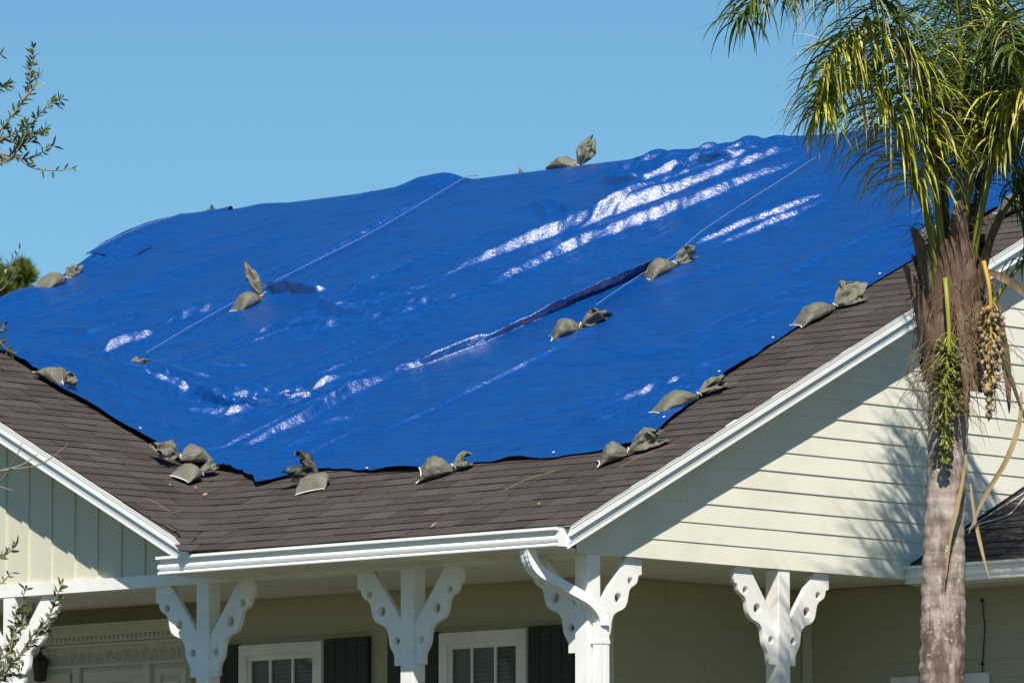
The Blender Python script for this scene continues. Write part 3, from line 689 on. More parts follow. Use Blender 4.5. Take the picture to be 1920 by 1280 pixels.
# rope groove puckers, edge flutter, clearance
ed = np.minimum(y-ye, (xr-x)*1.0)
wv = np.clip(1-ed/.28, 0, 1)
h = h + wv**2*(.004+.012*vnoise(x*2.1+3, y*2.1, 21))
eb = np.clip(1-(y-ye)/.35, 0, 1)**2
for ex, wd, H in ((-4.46,.16,.03),(-3.95,.3,.02),(-2.9,.45,.025),(-1.75,.2,.035),(-5.0,.25,.03),(-.75,.15,.02)):
    h = h + eb*H*np.exp(-((x-ex)/wd)**2)
h = np.maximum(h, .014)
z = S(x, y)+h
X = x.copy(); Y = y.copy()
for ln, hf, push in OVER:
    lnc = catmull(ln, 5); d, r = pdist(x, y, lnc)
    P = np.array(lnc); dirs = np.gradient(P, axis=0); dirs /= np.hypot(*dirs.T)[:, None]
    rr_ = np.linspace(0, 1, len(P)); tx = np.interp(r, rr_, dirs[:,0]); ty = np.interp(r, rr_, dirs[:,1])
    nxr, nyr = ty, -tx                                   # to the right of the line
    fade = np.clip(np.minimum(r, 1-r)/.12, 0, 1); fade = fade*fade*(3-2*fade)
    if len(ln) > 5: fade = np.clip(r/.12, 0, 1)
    Hh = hf(r)*fade*(1+.35*fbm(x*5, y*5, 90, 3)); w1, w2 = .17, .06; d = d+.025*fbm(x*6, y*6, 91, 3)
    a = np.where(d <= 0, np.clip(1+d/w1, 0, 1), np.clip(1-d/w2, 0, 1))
    a = a*a*(3-2*a); inside = (np.abs(d) < .5)
    z = z + np.where(inside, a*Hh, 0)
    sh = push*np.where(inside, np.where(d <= 0, np.clip(1+d/w1, 0, 1)**2, np.clip(1-d/w2, 0, 1)), 0)*fade*np.clip(Hh/.07, 0, 1)
    X += nxr*sh; Y += nyr*sh
v = np.stack([X, Y, z], -1).reshape(-1, 3).astype(np.float32)
i = (np.arange(ny-1)[:, None]*nx+np.arange(nx-1)[None]).ravel()
f = np.stack([i, i+1, i+nx+1, i+nx], -1).astype(np.int32)
def bigmesh(name, v, f):
    me = bpy.data.meshes.new(name); me.vertices.add(len(v)); me.vertices.foreach_set('co', v.ravel())
    me.loops.add(f.size); me.loops.foreach_set('vertex_index', f.ravel())
    me.polygons.add(len(f)); me.polygons.foreach_set('loop_start', np.arange(0, f.size, 4, dtype=np.int32))
    me.polygons.foreach_set('use_smooth', np.ones(len(f), dtype=bool)); me.update(calc_edges=True); me.validate(); return me
tarp = link('tarp', bigmesh('tarp', v, f), M['tarp'])
tag(tarp, 'large shiny blue tarp stretched over the front slope of the roof with long wrinkles', 'tarp')
# grommets along the edges
for gx_ in (-3.27, -2.62, -1.35, -5.95, -6.85):
    gy_ = float(np.interp(gx_, EX[:,0], EX[:,1]))+.025
    c = np.array([gx_, gy_, tarp_z(gx_, gy_)+.028]); mb = MB()
    nrm = Vector((0, -m_, 1)).normalized() if gx_ > -4.5 else Vector((g_, 0, 1)).normalized()
    a_ = nrm.orthogonal().normalized(); b_ = nrm.cross(a_)
    mb.tube([Vector(c)+(a_*math.cos(q*math.pi/6)+b_*math.sin(q*math.pi/6))*.008 for q in range(13)], .003, 6, caps=False); mb.build('grommet', M['string'], tarp, True)
for gy_ in (1.75, 2.6, 3.3, 4.5):
    gx_ = float(np.interp(gy_, RX[:,0], RX[:,1]))-.035; mb = MB()
    c = Vector((gx_, gy_, tarp_z(gx_, gy_)+.03)); nrm = Vector((0, -m_, 1)).normalized(); a_ = nrm.orthogonal().normalized(); b_ = nrm.cross(a_)
    mb.tube([c+(a_*math.cos(q*math.pi/6)+b_*math.sin(q*math.pi/6))*.008 for q in range(13)], .003, 6, caps=False); mb.build('grommet', M['string'], tarp, True)
# second tarp, lifted a little by the wind along the left end of the ridge
n1, n2 = 70, 120
s = np.linspace(0, 1, n1)[None]; t = np.linspace(0, 1, n2)[:, None]
y = 7.2+t*1.45+s*0; x = -12.74+s*(.75-.35*np.abs(t-.5))+.10*t
h = .006+.02*(1-s)+.06*np.exp(-((t-.45)/.28)**2)*np.clip(1.1-s, 0, 1)+.10*np.exp(-((x+12.6)/.35)**2-((y-7.4)/.45)**2)+.014*fbm(x*3, y*3, 55, 3)+.05*np.exp(-((t-.82)/.035)**2)*s**2
z = S(x, y)+h
i = (np.arange(n2-1)[:, None]*n1+np.arange(n1-1)[None]).ravel()
t2 = link('tarp', bigmesh('tarp', np.stack([x, y, z], -1).reshape(-1, 3).astype(np.float32), np.stack([i, i+1, i+n1+1, i+n1], -1).astype(np.int32)), M['tarp'])
tag(t2, 'narrow blue tarp lifted by wind along the far left end of the ridge', 'tarp')

# ------------------------------------------------------------------ ropes
def rope(pts, label, lift, rad=.0032):
    P = catmull(pts, 6); hs = np.array([tarp_z(p[0], p[1]) for p in P])-np.array([roof_z(p[0], p[1]) for p in P])
    hm = np.array([hs[max(0,i-4):i+5].max() for i in range(len(hs))]); hm = np.array([hm[max(0,i-5):i+6].mean() for i in range(len(hm))])
    hs = np.array([roof_z(p[0], p[1]) for p in P])+np.maximum(hm, hs)
    n = len(P); out = []
    for i, p in enumerate(P):
        lo = max(hs[max(0,i-6):i+7]); out.append((p[0], p[1], hs[i]+.01+lift))
    mb = MB(); mb.tube(out, rad, 6); o = mb.build('rope', M['rope'], None, True)
    return tag(o, label, 'rope', 'ropes tied over the tarp')
rope([(-8.90,8.45),(-8.83,7.6),(-8.80,6.92),(-8.86,6.45),(-8.93,6.0),(-8.97,5.52),(-8.95,4.93),(-8.90,4.34)], 'thin white rope running from the bulge on the ridge down to the upright sandbag', .035)
rope([(-4.05,7.45),(-4.0,7.0),(-3.95,6.47),(-3.86,5.77),(-3.75,5.3),(-3.80,5.04),(-3.78,4.79),(-3.72,4.36)], 'thin white rope tying two sandbags in the middle of the tarp', .045)
rope([(-12.55,7.05),(-12.5,7.5),(-12.42,7.85),(-12.38,8.05)], 'short rope over the tarp edge at the left end of the ridge', .05)

# ------------------------------------------------------------------ sandbags
def sandbag(p, axis, Lb, fdir, Lf, seed, label, wb=.20, hb=.13, wf=.12, dark=False, onroof=False, hemup=0, point=False):
    rr = random.Random(seed); px, py = p
    ax = np.array(axis, float); ax /= np.hypot(*ax)
    zf = roof_z if onroof else tarp_z
    e = .05
    def P3(qx, qy): return np.array([qx, qy, max(zf(qx, qy), roof_z(qx, qy)+.012)])
    c0 = P3(px, py); ta = P3(px+ax[0]*e, py+ax[1]*e)-P3(px-ax[0]*e, py-ax[1]*e); ta /= np.linalg.norm(ta)
    sx_ = P3(px-ax[1]*e, py+ax[0]*e)-P3(px+ax[1]*e, py-ax[0]*e); sx_ /= np.linalg.norm(sx_)
    up = np.cross(ta, sx_); up /= np.linalg.norm(up); sx_ = np.cross(up, ta)
    org = c0-ta*Lb/2-up*.006
    root = empty('sandbag', tuple(c0), label, 'sandbag', 'sandbags holding down the blue tarp')
    nu, nv = 40, 48
    u = np.linspace(0, 1, nu)[:, None]; th = np.linspace(0, 2*np.pi, nv, endpoint=False)[None]
    wprof = np.interp(u, [0,.04,.2,.5,.72,.88,1], [.92,1.0,1.0,.98,.78,.36,.11])*wb/2
    hprof = np.interp(u, [0,.03,.12,.3,.55,.78,.9,1], [.04,.10,.42,.85,1.0,.72,.42,.24])*hb
    k = 3
    for _ in range(2): 
        wprof = np.apply_along_axis(lambda a: np.convolve(np.pad(a, 1, mode='edge'), [.25,.5,.25], 'valid'), 0, wprof); hprof = np.apply_along_axis(lambda a: np.convolve(np.pad(a, 1, mode='edge'), [.25,.5,.25], 'valid'), 0, hprof)
    cs, sn = np.cos(th), np.sin(th)
    sh = np.sign(cs)*np.abs(cs)**.8; sv = np.sign(sn)*np.abs(sn)**.8
    Yc = wprof*sh; Zc = hprof*np.where(sv > 0, .42+.58*sv, .42+.42*sv)
    gather = np.clip((u-.45)/.55, 0, 1)**1.3
    rip = .006*gather*(np.sin(th*11+seed)+.8*np.sin(th*7+seed*2))*(wprof/wb*2+.25)
    lump = .011*fbm(u*5+seed+.4*np.cos(th), 1.3*np.sin(th)+u*2, seed, 4)*np.sin(np.pi*u)
    Zc = Zc+(rip+lump)*(sn > -.2); Yc = Yc*(1+1.2*lump/wb*2)+rip*cs*.6
    sag = .012*np.sin(np.pi*u)*vnoise(u*2+seed, u*0, seed)
    # hem: corners pulled out a little
    Xc = u*Lb - (1-np.clip(u/.15, 0, 1))*.02*np.abs(sh)**3 + 0*th
    V = org+Xc[..., None]*ta+(Yc+sag)[..., None]*sx_+(Zc+hemup*(1-np.clip(u/.6, 0, 1))*np.clip(Yc/wb*2, 0, 1))[..., None]*up
    mb = MB(); fs = [(i*nv+j, i*nv+(j+1) % nv, (i+1)*nv+(j+1) % nv, (i+1)*nv+j) for i in range(nu-1) for j in range(nv)]
    fs += [tuple(range(nv-1, -1, -1))]
    mb.add(V.reshape(-1, 3), fs); mb.build('bag_body', M['bag'], root, True)
    # pale stitched hem at the closed end
    hp = [Vector(V[0, j])-Vector(ta)*.003 for j in range(0, nv//2+1, 2)]
    mb = MB(); mb.tube(hp, .0045, 6); mb.build('hem', M['string'], root, True)
    # tie
    tie = org+ta*Lb+up*hb*.30
    fd = np.array(fdir, float); fd /= np.linalg.norm(fd)
    mb = MB(); b1 = np.cross(fd, up); b1 = b1/max(1e-6, np.linalg.norm(b1)); b2 = np.cross(b1, fd)
    mb.tube([tie+(b1*math.cos(q*math.pi/6)+b2*math.sin(q*math.pi/6))*(.017) for q in range(13)], .004, 6, caps=False)
    for q in range(2):
        a = rr.uniform(-1, 1); mb.tube([tie+b1*.015*(1 if q else -1), tie+b1*(.04 if q else -.035)+up*.012+fd*.01*a, tie+b1*(.06 if q else -.05)-up*.008+fd*.02*a], .0025, 5)
    mb.build('tie_string', M['string'], root, True)
    # loose open neck of the bag
    nu, nv = 30, 64
    u = np.linspace(0, 1, nu)[:, None]; th = np.linspace(0, 2*np.pi, nv, endpoint=False)[None]
    side = np.cross(fd, np.cross(UV, fd)+.25*rr.uniform(-1, 1)*up); side = np.cross(fd, -FW); side /= np.linalg.norm(side)
    tilt = rr.uniform(-.5, .5); n2 = np.cross(side, fd); s2 = side*math.cos(tilt)+n2*math.sin(tilt); n2 = np.cross(s2, fd)
    open_ = np.interp(u, [0,.12,.35,.7,.9,1], [.10,.32,.72,1.0,.97,.86])*wf
    if point: open_ = np.interp(u, [0,.15,.4,.7,.9,1], [.14,.55,.95,.85,.5,.16])*wf
    thick = np.interp(u, [0,.2,.5,.8,1], [.015,.030,.045,.042,.030])
    amp = np.clip(u*1.5, 0, 1)*(.8 if point else 1)
    pl = amp*(.20*np.sin(th*4+seed+u*2.5)+.16*np.sin(th*7+seed*1.7-u*3)+.25*fbm(np.cos(th)*1.6+u*2.5+seed, np.sin(th)*1.6+u*1.7, seed+5, 3))
    rad = 1+pl
    A = open_*np.cos(th)*rad; B = (thick*np.sin(th)*(1+pl*2.0))+.055*amp*fbm(np.cos(th)*1.6+seed+u*1.5, u*3.2, seed+9, 4)+.03*u*u*np.sin(np.cos(th)*2.2+seed)
    U = u*Lf*(1+.16*u*np.sin(th*2+seed)+.12*u*np.sin(th*3+seed*3)+.06*u*np.sin(th*9))
    curl = -.05*u**2*Lf*up[2]
    V = tie+U[..., None]*fd+A[..., None]*s2+B[..., None]*n2
    V[..., 2] += (curl+0*th)
    # keep the neck above the roof
    for a in range(nu):
        zz = S(V[a,:,0], V[a,:,1])+np.maximum(tarp_h(V[a,:,0], V[a,:,1]) if not onroof else .02, .016)+.004
        V[a,:,2] = np.maximum(V[a,:,2], zz)
    mb = MB(); fs = [(i*nv+j, i*nv+(j+1) % nv, (i+1)*nv+(j+1) % nv, (i+1)*nv+j) for i in range(nu-1) for j in range(nv)]
    mb.add(V.reshape(-1, 3), fs); mb.build('bag_neck', M['bag_dark'] if dark else M['bag'], root, True)
    return root
sandbag((-8.83,5.50), (.35,.94), .27, (-.30,-.25,.9), .27, 2, 'sandbag in the tarp centre left with its neck standing straight up', wf=.062, point=True)
sandbag((-3.74,5.16), (.45,.9), .27, (.5,.7,.42), .17, 3, 'sandbag with a crumpled neck at the upper end of the rope, beside the dark fold', wf=.085)
sandbag((-3.63,3.92), (.72,.7), .25, (.8,.55,.36), .20, 4, 'sandbag lower on the rope in the middle of the tarp', wf=.085)
sandbag((-.88,3.74), (.42,.9), .34, (.5,.6,.52), .24, 5, 'sandbag at the right tarp edge with a wide neck fanned over the shingles', wf=.12, hb=.12)
sandbag((-.82,2.08), (.42,.9), .36, (.55,.8,.32), .22, 6, 'long sandbag at the lower right tarp edge with a dark folded neck', wf=.085, hb=.12)
sandbag((-.60,1.15), (.8,.6), .23, (.78,.6,.28), .23, 7, 'sandbag at the bottom right corner of the tarp', wf=.11, onroof=True, hb=.13)
sandbag((-2.36,1.12), (.9,.42), .26, (.7,.7,.25), .13, 8, 'sandbag on bare shingles at the middle of the bottom tarp edge, hem upright', wf=.08, hb=.15, onroof=True, hemup=.07)
sandbag((-3.62,1.10), (-.35,.8), .24, (-.72,-.30,.40), .24, 9, 'sandbag right of the tarp corner with a black neck opening leaning left', wb=.26, hb=.10, wf=.10, dark=True, onroof=True)
sandbag((-5.36,1.50), (-.25,-1), .28, (-.35,-1,.30), .18, 10, 'upper of two stacked sandbags left of the tarp corner', wf=.085, hb=.13)
sandbag((-5.10,1.20), (-.1,1), .22, (.2,1,.15), .15, 11, 'lower of two stacked sandbags left of the tarp corner', wf=.08, hb=.11, onroof=True)
sandbag((-6.93,1.44), (1,-.08), .27, (.8,.5,.5), .10, 12, 'lone sandbag on the left tarp edge above the porch gable', wf=.05, hb=.12)
sandbag((-12.50,6.60), (-.05,1), .34, (-.1,.8,.75), .16, 13, 'pale sandbag on the far left skyline next to the pine', wf=.06, hb=.12)
sandbag((-7.84,8.46), (1,0), .30, (.42,.15,.9), .25, 14, 'sandbag on the ridge with a tall neck sticking up into the sky', wf=.08, point=True)
sandbag((-8.58,8.66), (.2,1), .26, (-.25,-.35,.85), .22, 15, 'sandbag behind the ridge, only its tip showing left of the tall one', wf=.06, point=True)
sandbag((-12.55,8.62), (.2,1), .16, (-.15,-.3,.9), .17, 16, 'sandbag behind the far left end of the ridge, only a tiny tip showing', wf=.04)
sandbag((-.95,5.25), (.5,.86), .32, (.6,.7,.4), .2, 17, 'sandbag on the right tarp edge half hidden behind the palm stems', wf=.09, hb=.11)
sandbag((-.55,5.75), (.6,.8), .28, (.6,.7,.3), .18, 18, 'sandbag right of the palm stems near the upper rake', wf=.08)
sandbag((-7.47,2.86), (.5,.8), .09, (.9,.1,.1), .03, 19, 'small sandbag corner peeking from a fold at the porch gable ridge', wb=.08, hb=.055, wf=.02)

# ------------------------------------------------------------------ palm
PB = np.array([1.33, 2.53, 0.0])
def pal(r, u, d): return np.array([1.40, 2.60, 4.75])+RT*r+np.array([0, 0, 1.0])*u+FH*d
palm = empty('palm_tree', (1.33, 2.53, -.02), 'queen palm with drooping yellow green fronds and hanging fruit in front of the gable', 'palm tree')
rr = random.Random(21)
nz, na = 220, 56
zz = np.linspace(-.15, 4.75, nz)[:, None]; th = np.linspace(0, 2*np.pi, na, endpoint=False)[None]
rad = np.interp(zz, [-.2,.3,2.0,2.9,3.3,3.8,4.15,4.4,4.6,4.75], [.24,.19,.162,.152,.143,.138,.145,.175,.21,.21])
ringp = np.sin(zz/.105*2*np.pi+.8*vnoise(zz*3, zz*0, 4))
rad = rad*(1+.022*ringp+.05*fbm(np.cos(th)*3+zz*7, np.sin(th)*3+zz*3, 4, 4)+.03*np.clip((zz-2.6)/1.0, 0, 1)*fbm(th*9+0*zz, zz*3+0*th, 14, 3))
cxp = np.interp(zz, [-.2,2,3.2,4.75], [1.315,1.322,1.343,1.395]); cyp = np.interp(zz, [-.2,2,3.2,4.75], [2.515,2.523,2.543,2.59])
V = np.stack([cxp+rad*np.cos(th), cyp+rad*np.sin(th), zz+0*th], -1).reshape(-1, 3)
mb = MB(); mb.add(V, [(i*na+j, i*na+(j+1) % na, (i+1)*na+(j+1) % na, (i+1)*na+j) for i in range(nz-1) for j in range(na)]); mb.build('trunk', M['trunk'], palm, True)
# old leaf bases
for k in range(20):
    a = k*2.4+rr.uniform(-.2, .2); zb = 4.15+.038*k; ln = rr.uniform(.35, .75)
    c = np.array([1.385, 2.585, zb]); o = np.array([math.cos(a), math.sin(a), 0]); sd = np.array([-o[1], o[0], 0])
    mb = MB(); n = 9; vs = []
    flare = rr.uniform(.04, .12)
    for q in range(n):
        t = q/(n-1); r0 = .19+.07*t+flare*t*t*(1 if k > 6 else .6); wd = (.125*(1-t)**.7+.02)*(1+.1*rr.uniform(-1, 1)); p = c+o*r0+np.array([0, 0, ln*t])
        th_ = .030*(1-t)+.006
        vs += [p-sd*wd-o*.03, p-sd*wd*.4+o*th_*.8, p+o*th_, p+sd*wd*.4+o*th_*.8, p+sd*wd-o*.03]
    fs = [(q*5+j, q*5+j+1, (q+1)*5+j+1, (q+1)*5+j) for q in range(n-1) for j in range(4)]
    mb.add(vs, fs); mb.build('leaf_base', M['boot'], palm, True)
mb = MB()
for k in range(520):
    a = rr.uniform(0, 6.283); zb = rr.uniform(4.15, 5.5); r0 = .23*rr.uniform(.7, 1.3)*(1 if zb < 4.9 else .7)
    o = np.array([math.cos(a), math.sin(a), 0]); sd = np.array([-o[1], o[0], 0]); p = np.array([1.39, 2.59, zb])+o*r0
    ln = rr.uniform(.08, .32); dr = o*rr.uniform(.1, .7)+sd*rr.uniform(-.7, .7)+np.array([0, 0, rr.uniform(-.9, .8)])
    b = rr.uniform(-.4, .4)
    mb.tube([p, p+dr*ln*.5+sd*b*ln*.3, p+dr*ln+np.array([0, 0, -.5*ln])*rr.random()], [.0035,.003,.0015], 4, caps=False)
fo = mb.build('fibre', M['fibre'], palm); tag(fo, 'loose brown fibres round the leaf bases', kind='stuff')

def frond(pts, mk, pk, r0, nl, ll, seed, start=.25, gravity=1.0, dry=.0, wid=.0112):
    rr = random.Random(seed)
    P = catmull([pal(*p) for p in pts], 10); n = len(P)
    mb = MB(); mb.tube(P, [r0*(1-.88*(i/(n-1))**.8) for i in range(n)], 8, flat=.75); fr = mb.build('frond', M[pk], palm, True)
    cum = [0]
    for i in range(1, n): cum.append(cum[-1]+np.linalg.norm(P[i]-P[i-1]))
    tot = cum[-1]; mb = MB(); md = MB()
    for k in range(nl):
        t = start+(1-start)*(k+rr.random())/nl; dist = t*tot
        i = max(1, min(n-1, int(np.searchsorted(cum, dist)))); fct = (dist-cum[i-1])/max(1e-6, cum[i]-cum[i-1]); p = P[i-1]+(P[i]-P[i-1])*fct
        tg = P[i]-P[i-1]; tg /= np.linalg.norm(tg)
        sd = np.cross(tg, [0, 0, 1]); sd = sd/max(1e-3, np.linalg.norm(sd)); up = np.cross(sd, tg)
        an = rr.choice([-1, 1])*rr.uniform(.1, 1.0)+ (0 if k % 2 else math.pi); fw = rr.uniform(.05, .85)
        d0 = sd*math.cos(an)+up*math.sin(an)*.9+tg*fw; d0 /= np.linalg.norm(d0)
        l = ll*rr.uniform(.65, 1.15)*(1-.45*max(0, (t-.6)/.4)**2)*(.75+.25*min(1, (t-start)*6)); ns = 7
        g = gravity*rr.uniform(.25, 1.35); wdt = wid*rr.uniform(.7, 1.15)
        q = p.copy(); d = d0.copy(); vs = []
        tw = rr.uniform(-.6, .6)
        for s_ in range(ns):
            f_ = s_/(ns-1); w_ = wdt*(.55+.45*min(1, f_*4))*(1-f_**2.2)+.0008
            sv = np.cross(d, [0, 0, 1])+np.array([rr.uniform(-.1,.1), rr.uniform(-.1,.1), tw]); sv -= d*np.dot(sv, d); sv /= max(1e-3, np.linalg.norm(sv))
            nv_ = np.cross(sv, d)
            vs += [q-sv*w_, q+nv_*w_*.35, q+sv*w_]
            d = d+np.array([0, 0, -1])*g*(.16+.5*f_)*.75; d /= np.linalg.norm(d); q = q+d*l/(ns-1)
        fs = [(s_*3+j, s_*3+j+1, s_*3+j+4, s_*3+j+3) for s_ in range(ns-1) for j in (0, 1)]
        isdry = rr.random() < dry
        tn = min(1, max(.01, rr.gauss(.45, .28)))
        (md if isdry else mb).add(vs, fs, tn)
        if not isdry and dry > .05 and rr.random() < .5:       # brown tip
            md.add([vs[-6], vs[-5], vs[-4], vs[-3], vs[-2], vs[-1]], [(0, 1, 4, 3), (1, 2, 5, 4)], tn)
    o = mb.build('leaflets', M[mk], fr); tag(o, kind='stuff')
    if md.v: o = md.build('dry_leaflets', M['frond_dry'], fr); tag(o, kind='stuff')
    return fr
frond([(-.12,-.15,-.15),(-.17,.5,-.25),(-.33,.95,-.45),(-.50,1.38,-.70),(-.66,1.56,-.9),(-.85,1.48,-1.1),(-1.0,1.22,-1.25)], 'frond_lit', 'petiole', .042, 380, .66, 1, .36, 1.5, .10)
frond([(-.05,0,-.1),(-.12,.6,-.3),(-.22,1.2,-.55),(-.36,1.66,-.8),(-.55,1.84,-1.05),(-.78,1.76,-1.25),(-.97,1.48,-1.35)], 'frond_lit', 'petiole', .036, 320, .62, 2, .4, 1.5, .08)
frond([(-.02,0,.0),(-.10,.9,-.3),(-.30,1.6,-.75),(-.60,2.05,-1.3),(-.98,2.14,-1.8),(-1.34,1.98,-2.15),(-1.60,1.66,-2.4)], 'frond_shaded', 'petiole_dark', .034, 330, .6, 3, .42, 1.3, .03)
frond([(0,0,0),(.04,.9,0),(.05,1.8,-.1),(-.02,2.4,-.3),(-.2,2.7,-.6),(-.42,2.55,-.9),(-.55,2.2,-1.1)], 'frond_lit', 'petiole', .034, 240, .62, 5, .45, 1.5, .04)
frond([(.06,0,.1),(.10,.8,.2),(.18,1.5,.35),(.30,2.1,.55),(.42,2.5,.8),(.5,2.6,1.1)], 'frond_shaded', 'petiole_dark', .036, 320, .65, 6, .35, 1.3)
frond([(.03,0,.15),(.05,.8,.3),(.08,1.5,.5),(.12,2.2,.8),(.16,2.6,1.2)], 'frond_shaded', 'petiole_dark', .036, 300, .62, 7, .36, 1.2)
frond([(.08,0,.0),(.20,.8,.0),(.38,1.5,.05),(.62,1.95,.1),(.95,2.1,.15),(1.3,1.9,.2)], 'frond_shaded', 'petiole_dark', .036, 320, .65, 8, .36, 1.5)
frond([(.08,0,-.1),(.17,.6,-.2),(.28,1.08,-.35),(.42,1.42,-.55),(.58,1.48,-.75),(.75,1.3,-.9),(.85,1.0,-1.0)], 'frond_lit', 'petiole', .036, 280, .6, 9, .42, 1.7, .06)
frond([(.10,-.1,.05),(.22,.35,.05),(.40,.75,.05),(.66,1.0,0),(.95,.9,-.1),(1.15,.55,-.2)], 'frond_shaded', 'petiole', .038, 280, .62, 10, .45, 1.7, .05)
frond([(.14,-.2,.1),(.28,.05,.1),(.48,.32,.1),(.75,.5,.1),(1.05,.4,.1)], 'frond_shaded', 'petiole', .036, 160, .55, 11, .5, 1.6, .1)
frond([(.02,0,.2),(-.03,.8,.4),(.0,1.4,.6),(.0,1.8,.9),(-.08,1.95,1.2)], 'frond_shaded', 'petiole_dark', .032, 180, .5, 12, .5, 1.2)
frond([(.10,0,.15),(.2,.9,.4),(.35,1.6,.7),(.6,2.0,1.1),(.8,1.9,1.5)], 'frond_shaded', 'petiole_dark', .034, 300, .62, 13, .34, 1.4)
frond([(.03,.0,.0),(.09,.8,-.2),(.17,1.45,-.4),(.26,1.85,-.65),(.33,1.9,-.9),(.36,1.65,-1.1)], 'frond_shaded', 'petiole', .034, 260, .55, 14, .45, 1.6, .03)
frond([(.16,-.1,-.15),(.22,-.05,-.25),(.27,-.22,-.30),(.36,-.50,-.33),(.48,-.85,-.35),(.62,-1.2,-.38),(.75,-1.7,-.4)], 'frond_shaded', 'petiole_dark', .034, 60, .35, 15, .8, 1.3, .3)
# brown hanging leaf strips
def strip(pts, w0, label, key='frond_dry'):
    P = catmull([pal(*p) for p in pts], 8); n = len(P); vs = []
    for i, p in enumerate(P):
        t = P[min(i+1, n-1)]-P[max(i-1, 0)]; t /= np.linalg.norm(t); sv = np.cross(t, FH+.5*RT*math.sin(i*.25)); sv /= np.linalg.norm(sv); f_ = i/(n-1)
        w_ = w0*math.sin(math.pi*min(1, .12+f_*.86))**.8; vs += [p-sv*w_, p+np.cross(sv, t)*w_*.4, p+sv*w_]
    mb = MB(); mb.add(vs, [(i*3+j, i*3+j+1, i*3+j+4, i*3+j+3) for i in range(n-1) for j in (0, 1)], .6); return mb.build('dead_leaf', M[key], palm, True)
strip([(.44,-.62,-.35),(.42,-.85,-.36),(.33,-1.1,-.36),(.18,-1.35,-.34),(.07,-1.6,-.30)], .020, '')
strip([(.06,-1.05,-.28),(.02,-1.3,-.28),(-.05,-1.6,-.27),(-.09,-1.92,-.27)], .014, '')
strip([(.09,-1.25,-.22),(.12,-1.5,-.25),(.17,-1.75,-.27),(.215,-1.92,-.27)], .013, '')
strip([(.30,.0,-.1),(.33,-.25,-.15),(.36,-.5,-.15),(.37,-.75,-.15)], .035, '', 'boot')
strip([(.0,.05,-.30),(.03,-.2,-.33),(.05,-.5,-.33),(.06,-.8,-.3)], .034, '', 'boot')
strip([(.2,.25,-.2),(.38,.16,-.25),(.52,.02,-.3)], .03, '', 'boot')
# fruit bunches
def bunch(stalk, key, sk, n, r, hgt, seed, rb, wisps):
    rr = random.Random(seed); P = catmull([pal(*p) for p in stalk], 8); k = len(P)
    mb = MB(); mb.tube(P, [.019-.013*i/(k-1) for i in range(k)], 7); st = mb.build('fruit_stalk', M[sk], palm, True)
    a0 = int(k*.42); mb = MB(); mf = MB()
    ico = [(math.cos(a)*math.cos(b), math.sin(a)*math.cos(b), math.sin(b)) for b in (-1.0, -.35, .35, 1.0) for a in [i*math.pi/4 for i in range(8)]]
    icf = [(i*8+j, i*8+(j+1) % 8, (i+1)*8+(j+1) % 8, (i+1)*8+j) for i in range(3) for j in range(8)]+[tuple(range(7, -1, -1)), tuple(24+i for i in range(8))]
    for q in range(n):
        t = rr.random(); p = P[a0+int(t*(k-1-a0))]; a = rr.uniform(0, 6.283); rd = r*math.sqrt(rr.random())*math.sin(math.pi*min(1, .25+t*.72))**.8
        c = p+RT*rd*math.cos(a)+FH*rd*math.sin(a)+np.array([0, 0, -.03*rr.random()])
        mb.tube([p+np.array([0, 0, .05]), (p+c)/2+np.array([0, 0, .04]), c], .0028, 4, .5, caps=False)
        s_ = rb*rr.uniform(.75, 1.15); mf.add([c+np.array(v_)*s_*np.array([1, 1, 1.2]) for v_ in ico], icf, min(1, max(.01, rr.gauss(.35, .25))))
    mb.build('fruit_strands', M[sk], st); tag(mf.build('fruit', M[key], st, True), kind='stuff')
    mw = MB()
    for q in range(wisps):
        t = rr.random(); p = P[a0+int(t*(k-1-a0)*.8)]; a = rr.choice([rr.uniform(2.3, 3.9), rr.uniform(-1.2, 1.2)]); l = rr.uniform(.12, .34)
        o = RT*math.cos(a)+FH*math.sin(a)-FH*.2
        mw.tube([p, p+o*l*.5+np.array([0, 0, .02]), p+o*l*.85+np.array([0, 0, -.25*l]), p+o*l+np.array([0, 0, -.75*l])], [.003,.0025,.002,.0012], 4, caps=False)
    if wisps: mw.build('bare_strands', M['frond_dry'], st)
bunch([(-.08,.18,-.30),(-.07,.0,-.34),(-.06,-.22,-.34),(-.075,-.5,-.33),(-.085,-.8,-.30),(-.09,-1.12,-.27)], 'fruit_green', 'stalk_green', 170, .125, .7, 31, .0150, 70)
bunch([(.19,.30,-.28),(.225,.1,-.33),(.235,-.12,-.33),(.225,-.4,-.32),(.215,-.82,-.30)], 'fruit_tan', 'stalk_orange', 170, .09, .5, 32, .0175, 30)

palm.location += Vector(-FH*1.5-RT*.10+np.array([0, 0, -.165]))
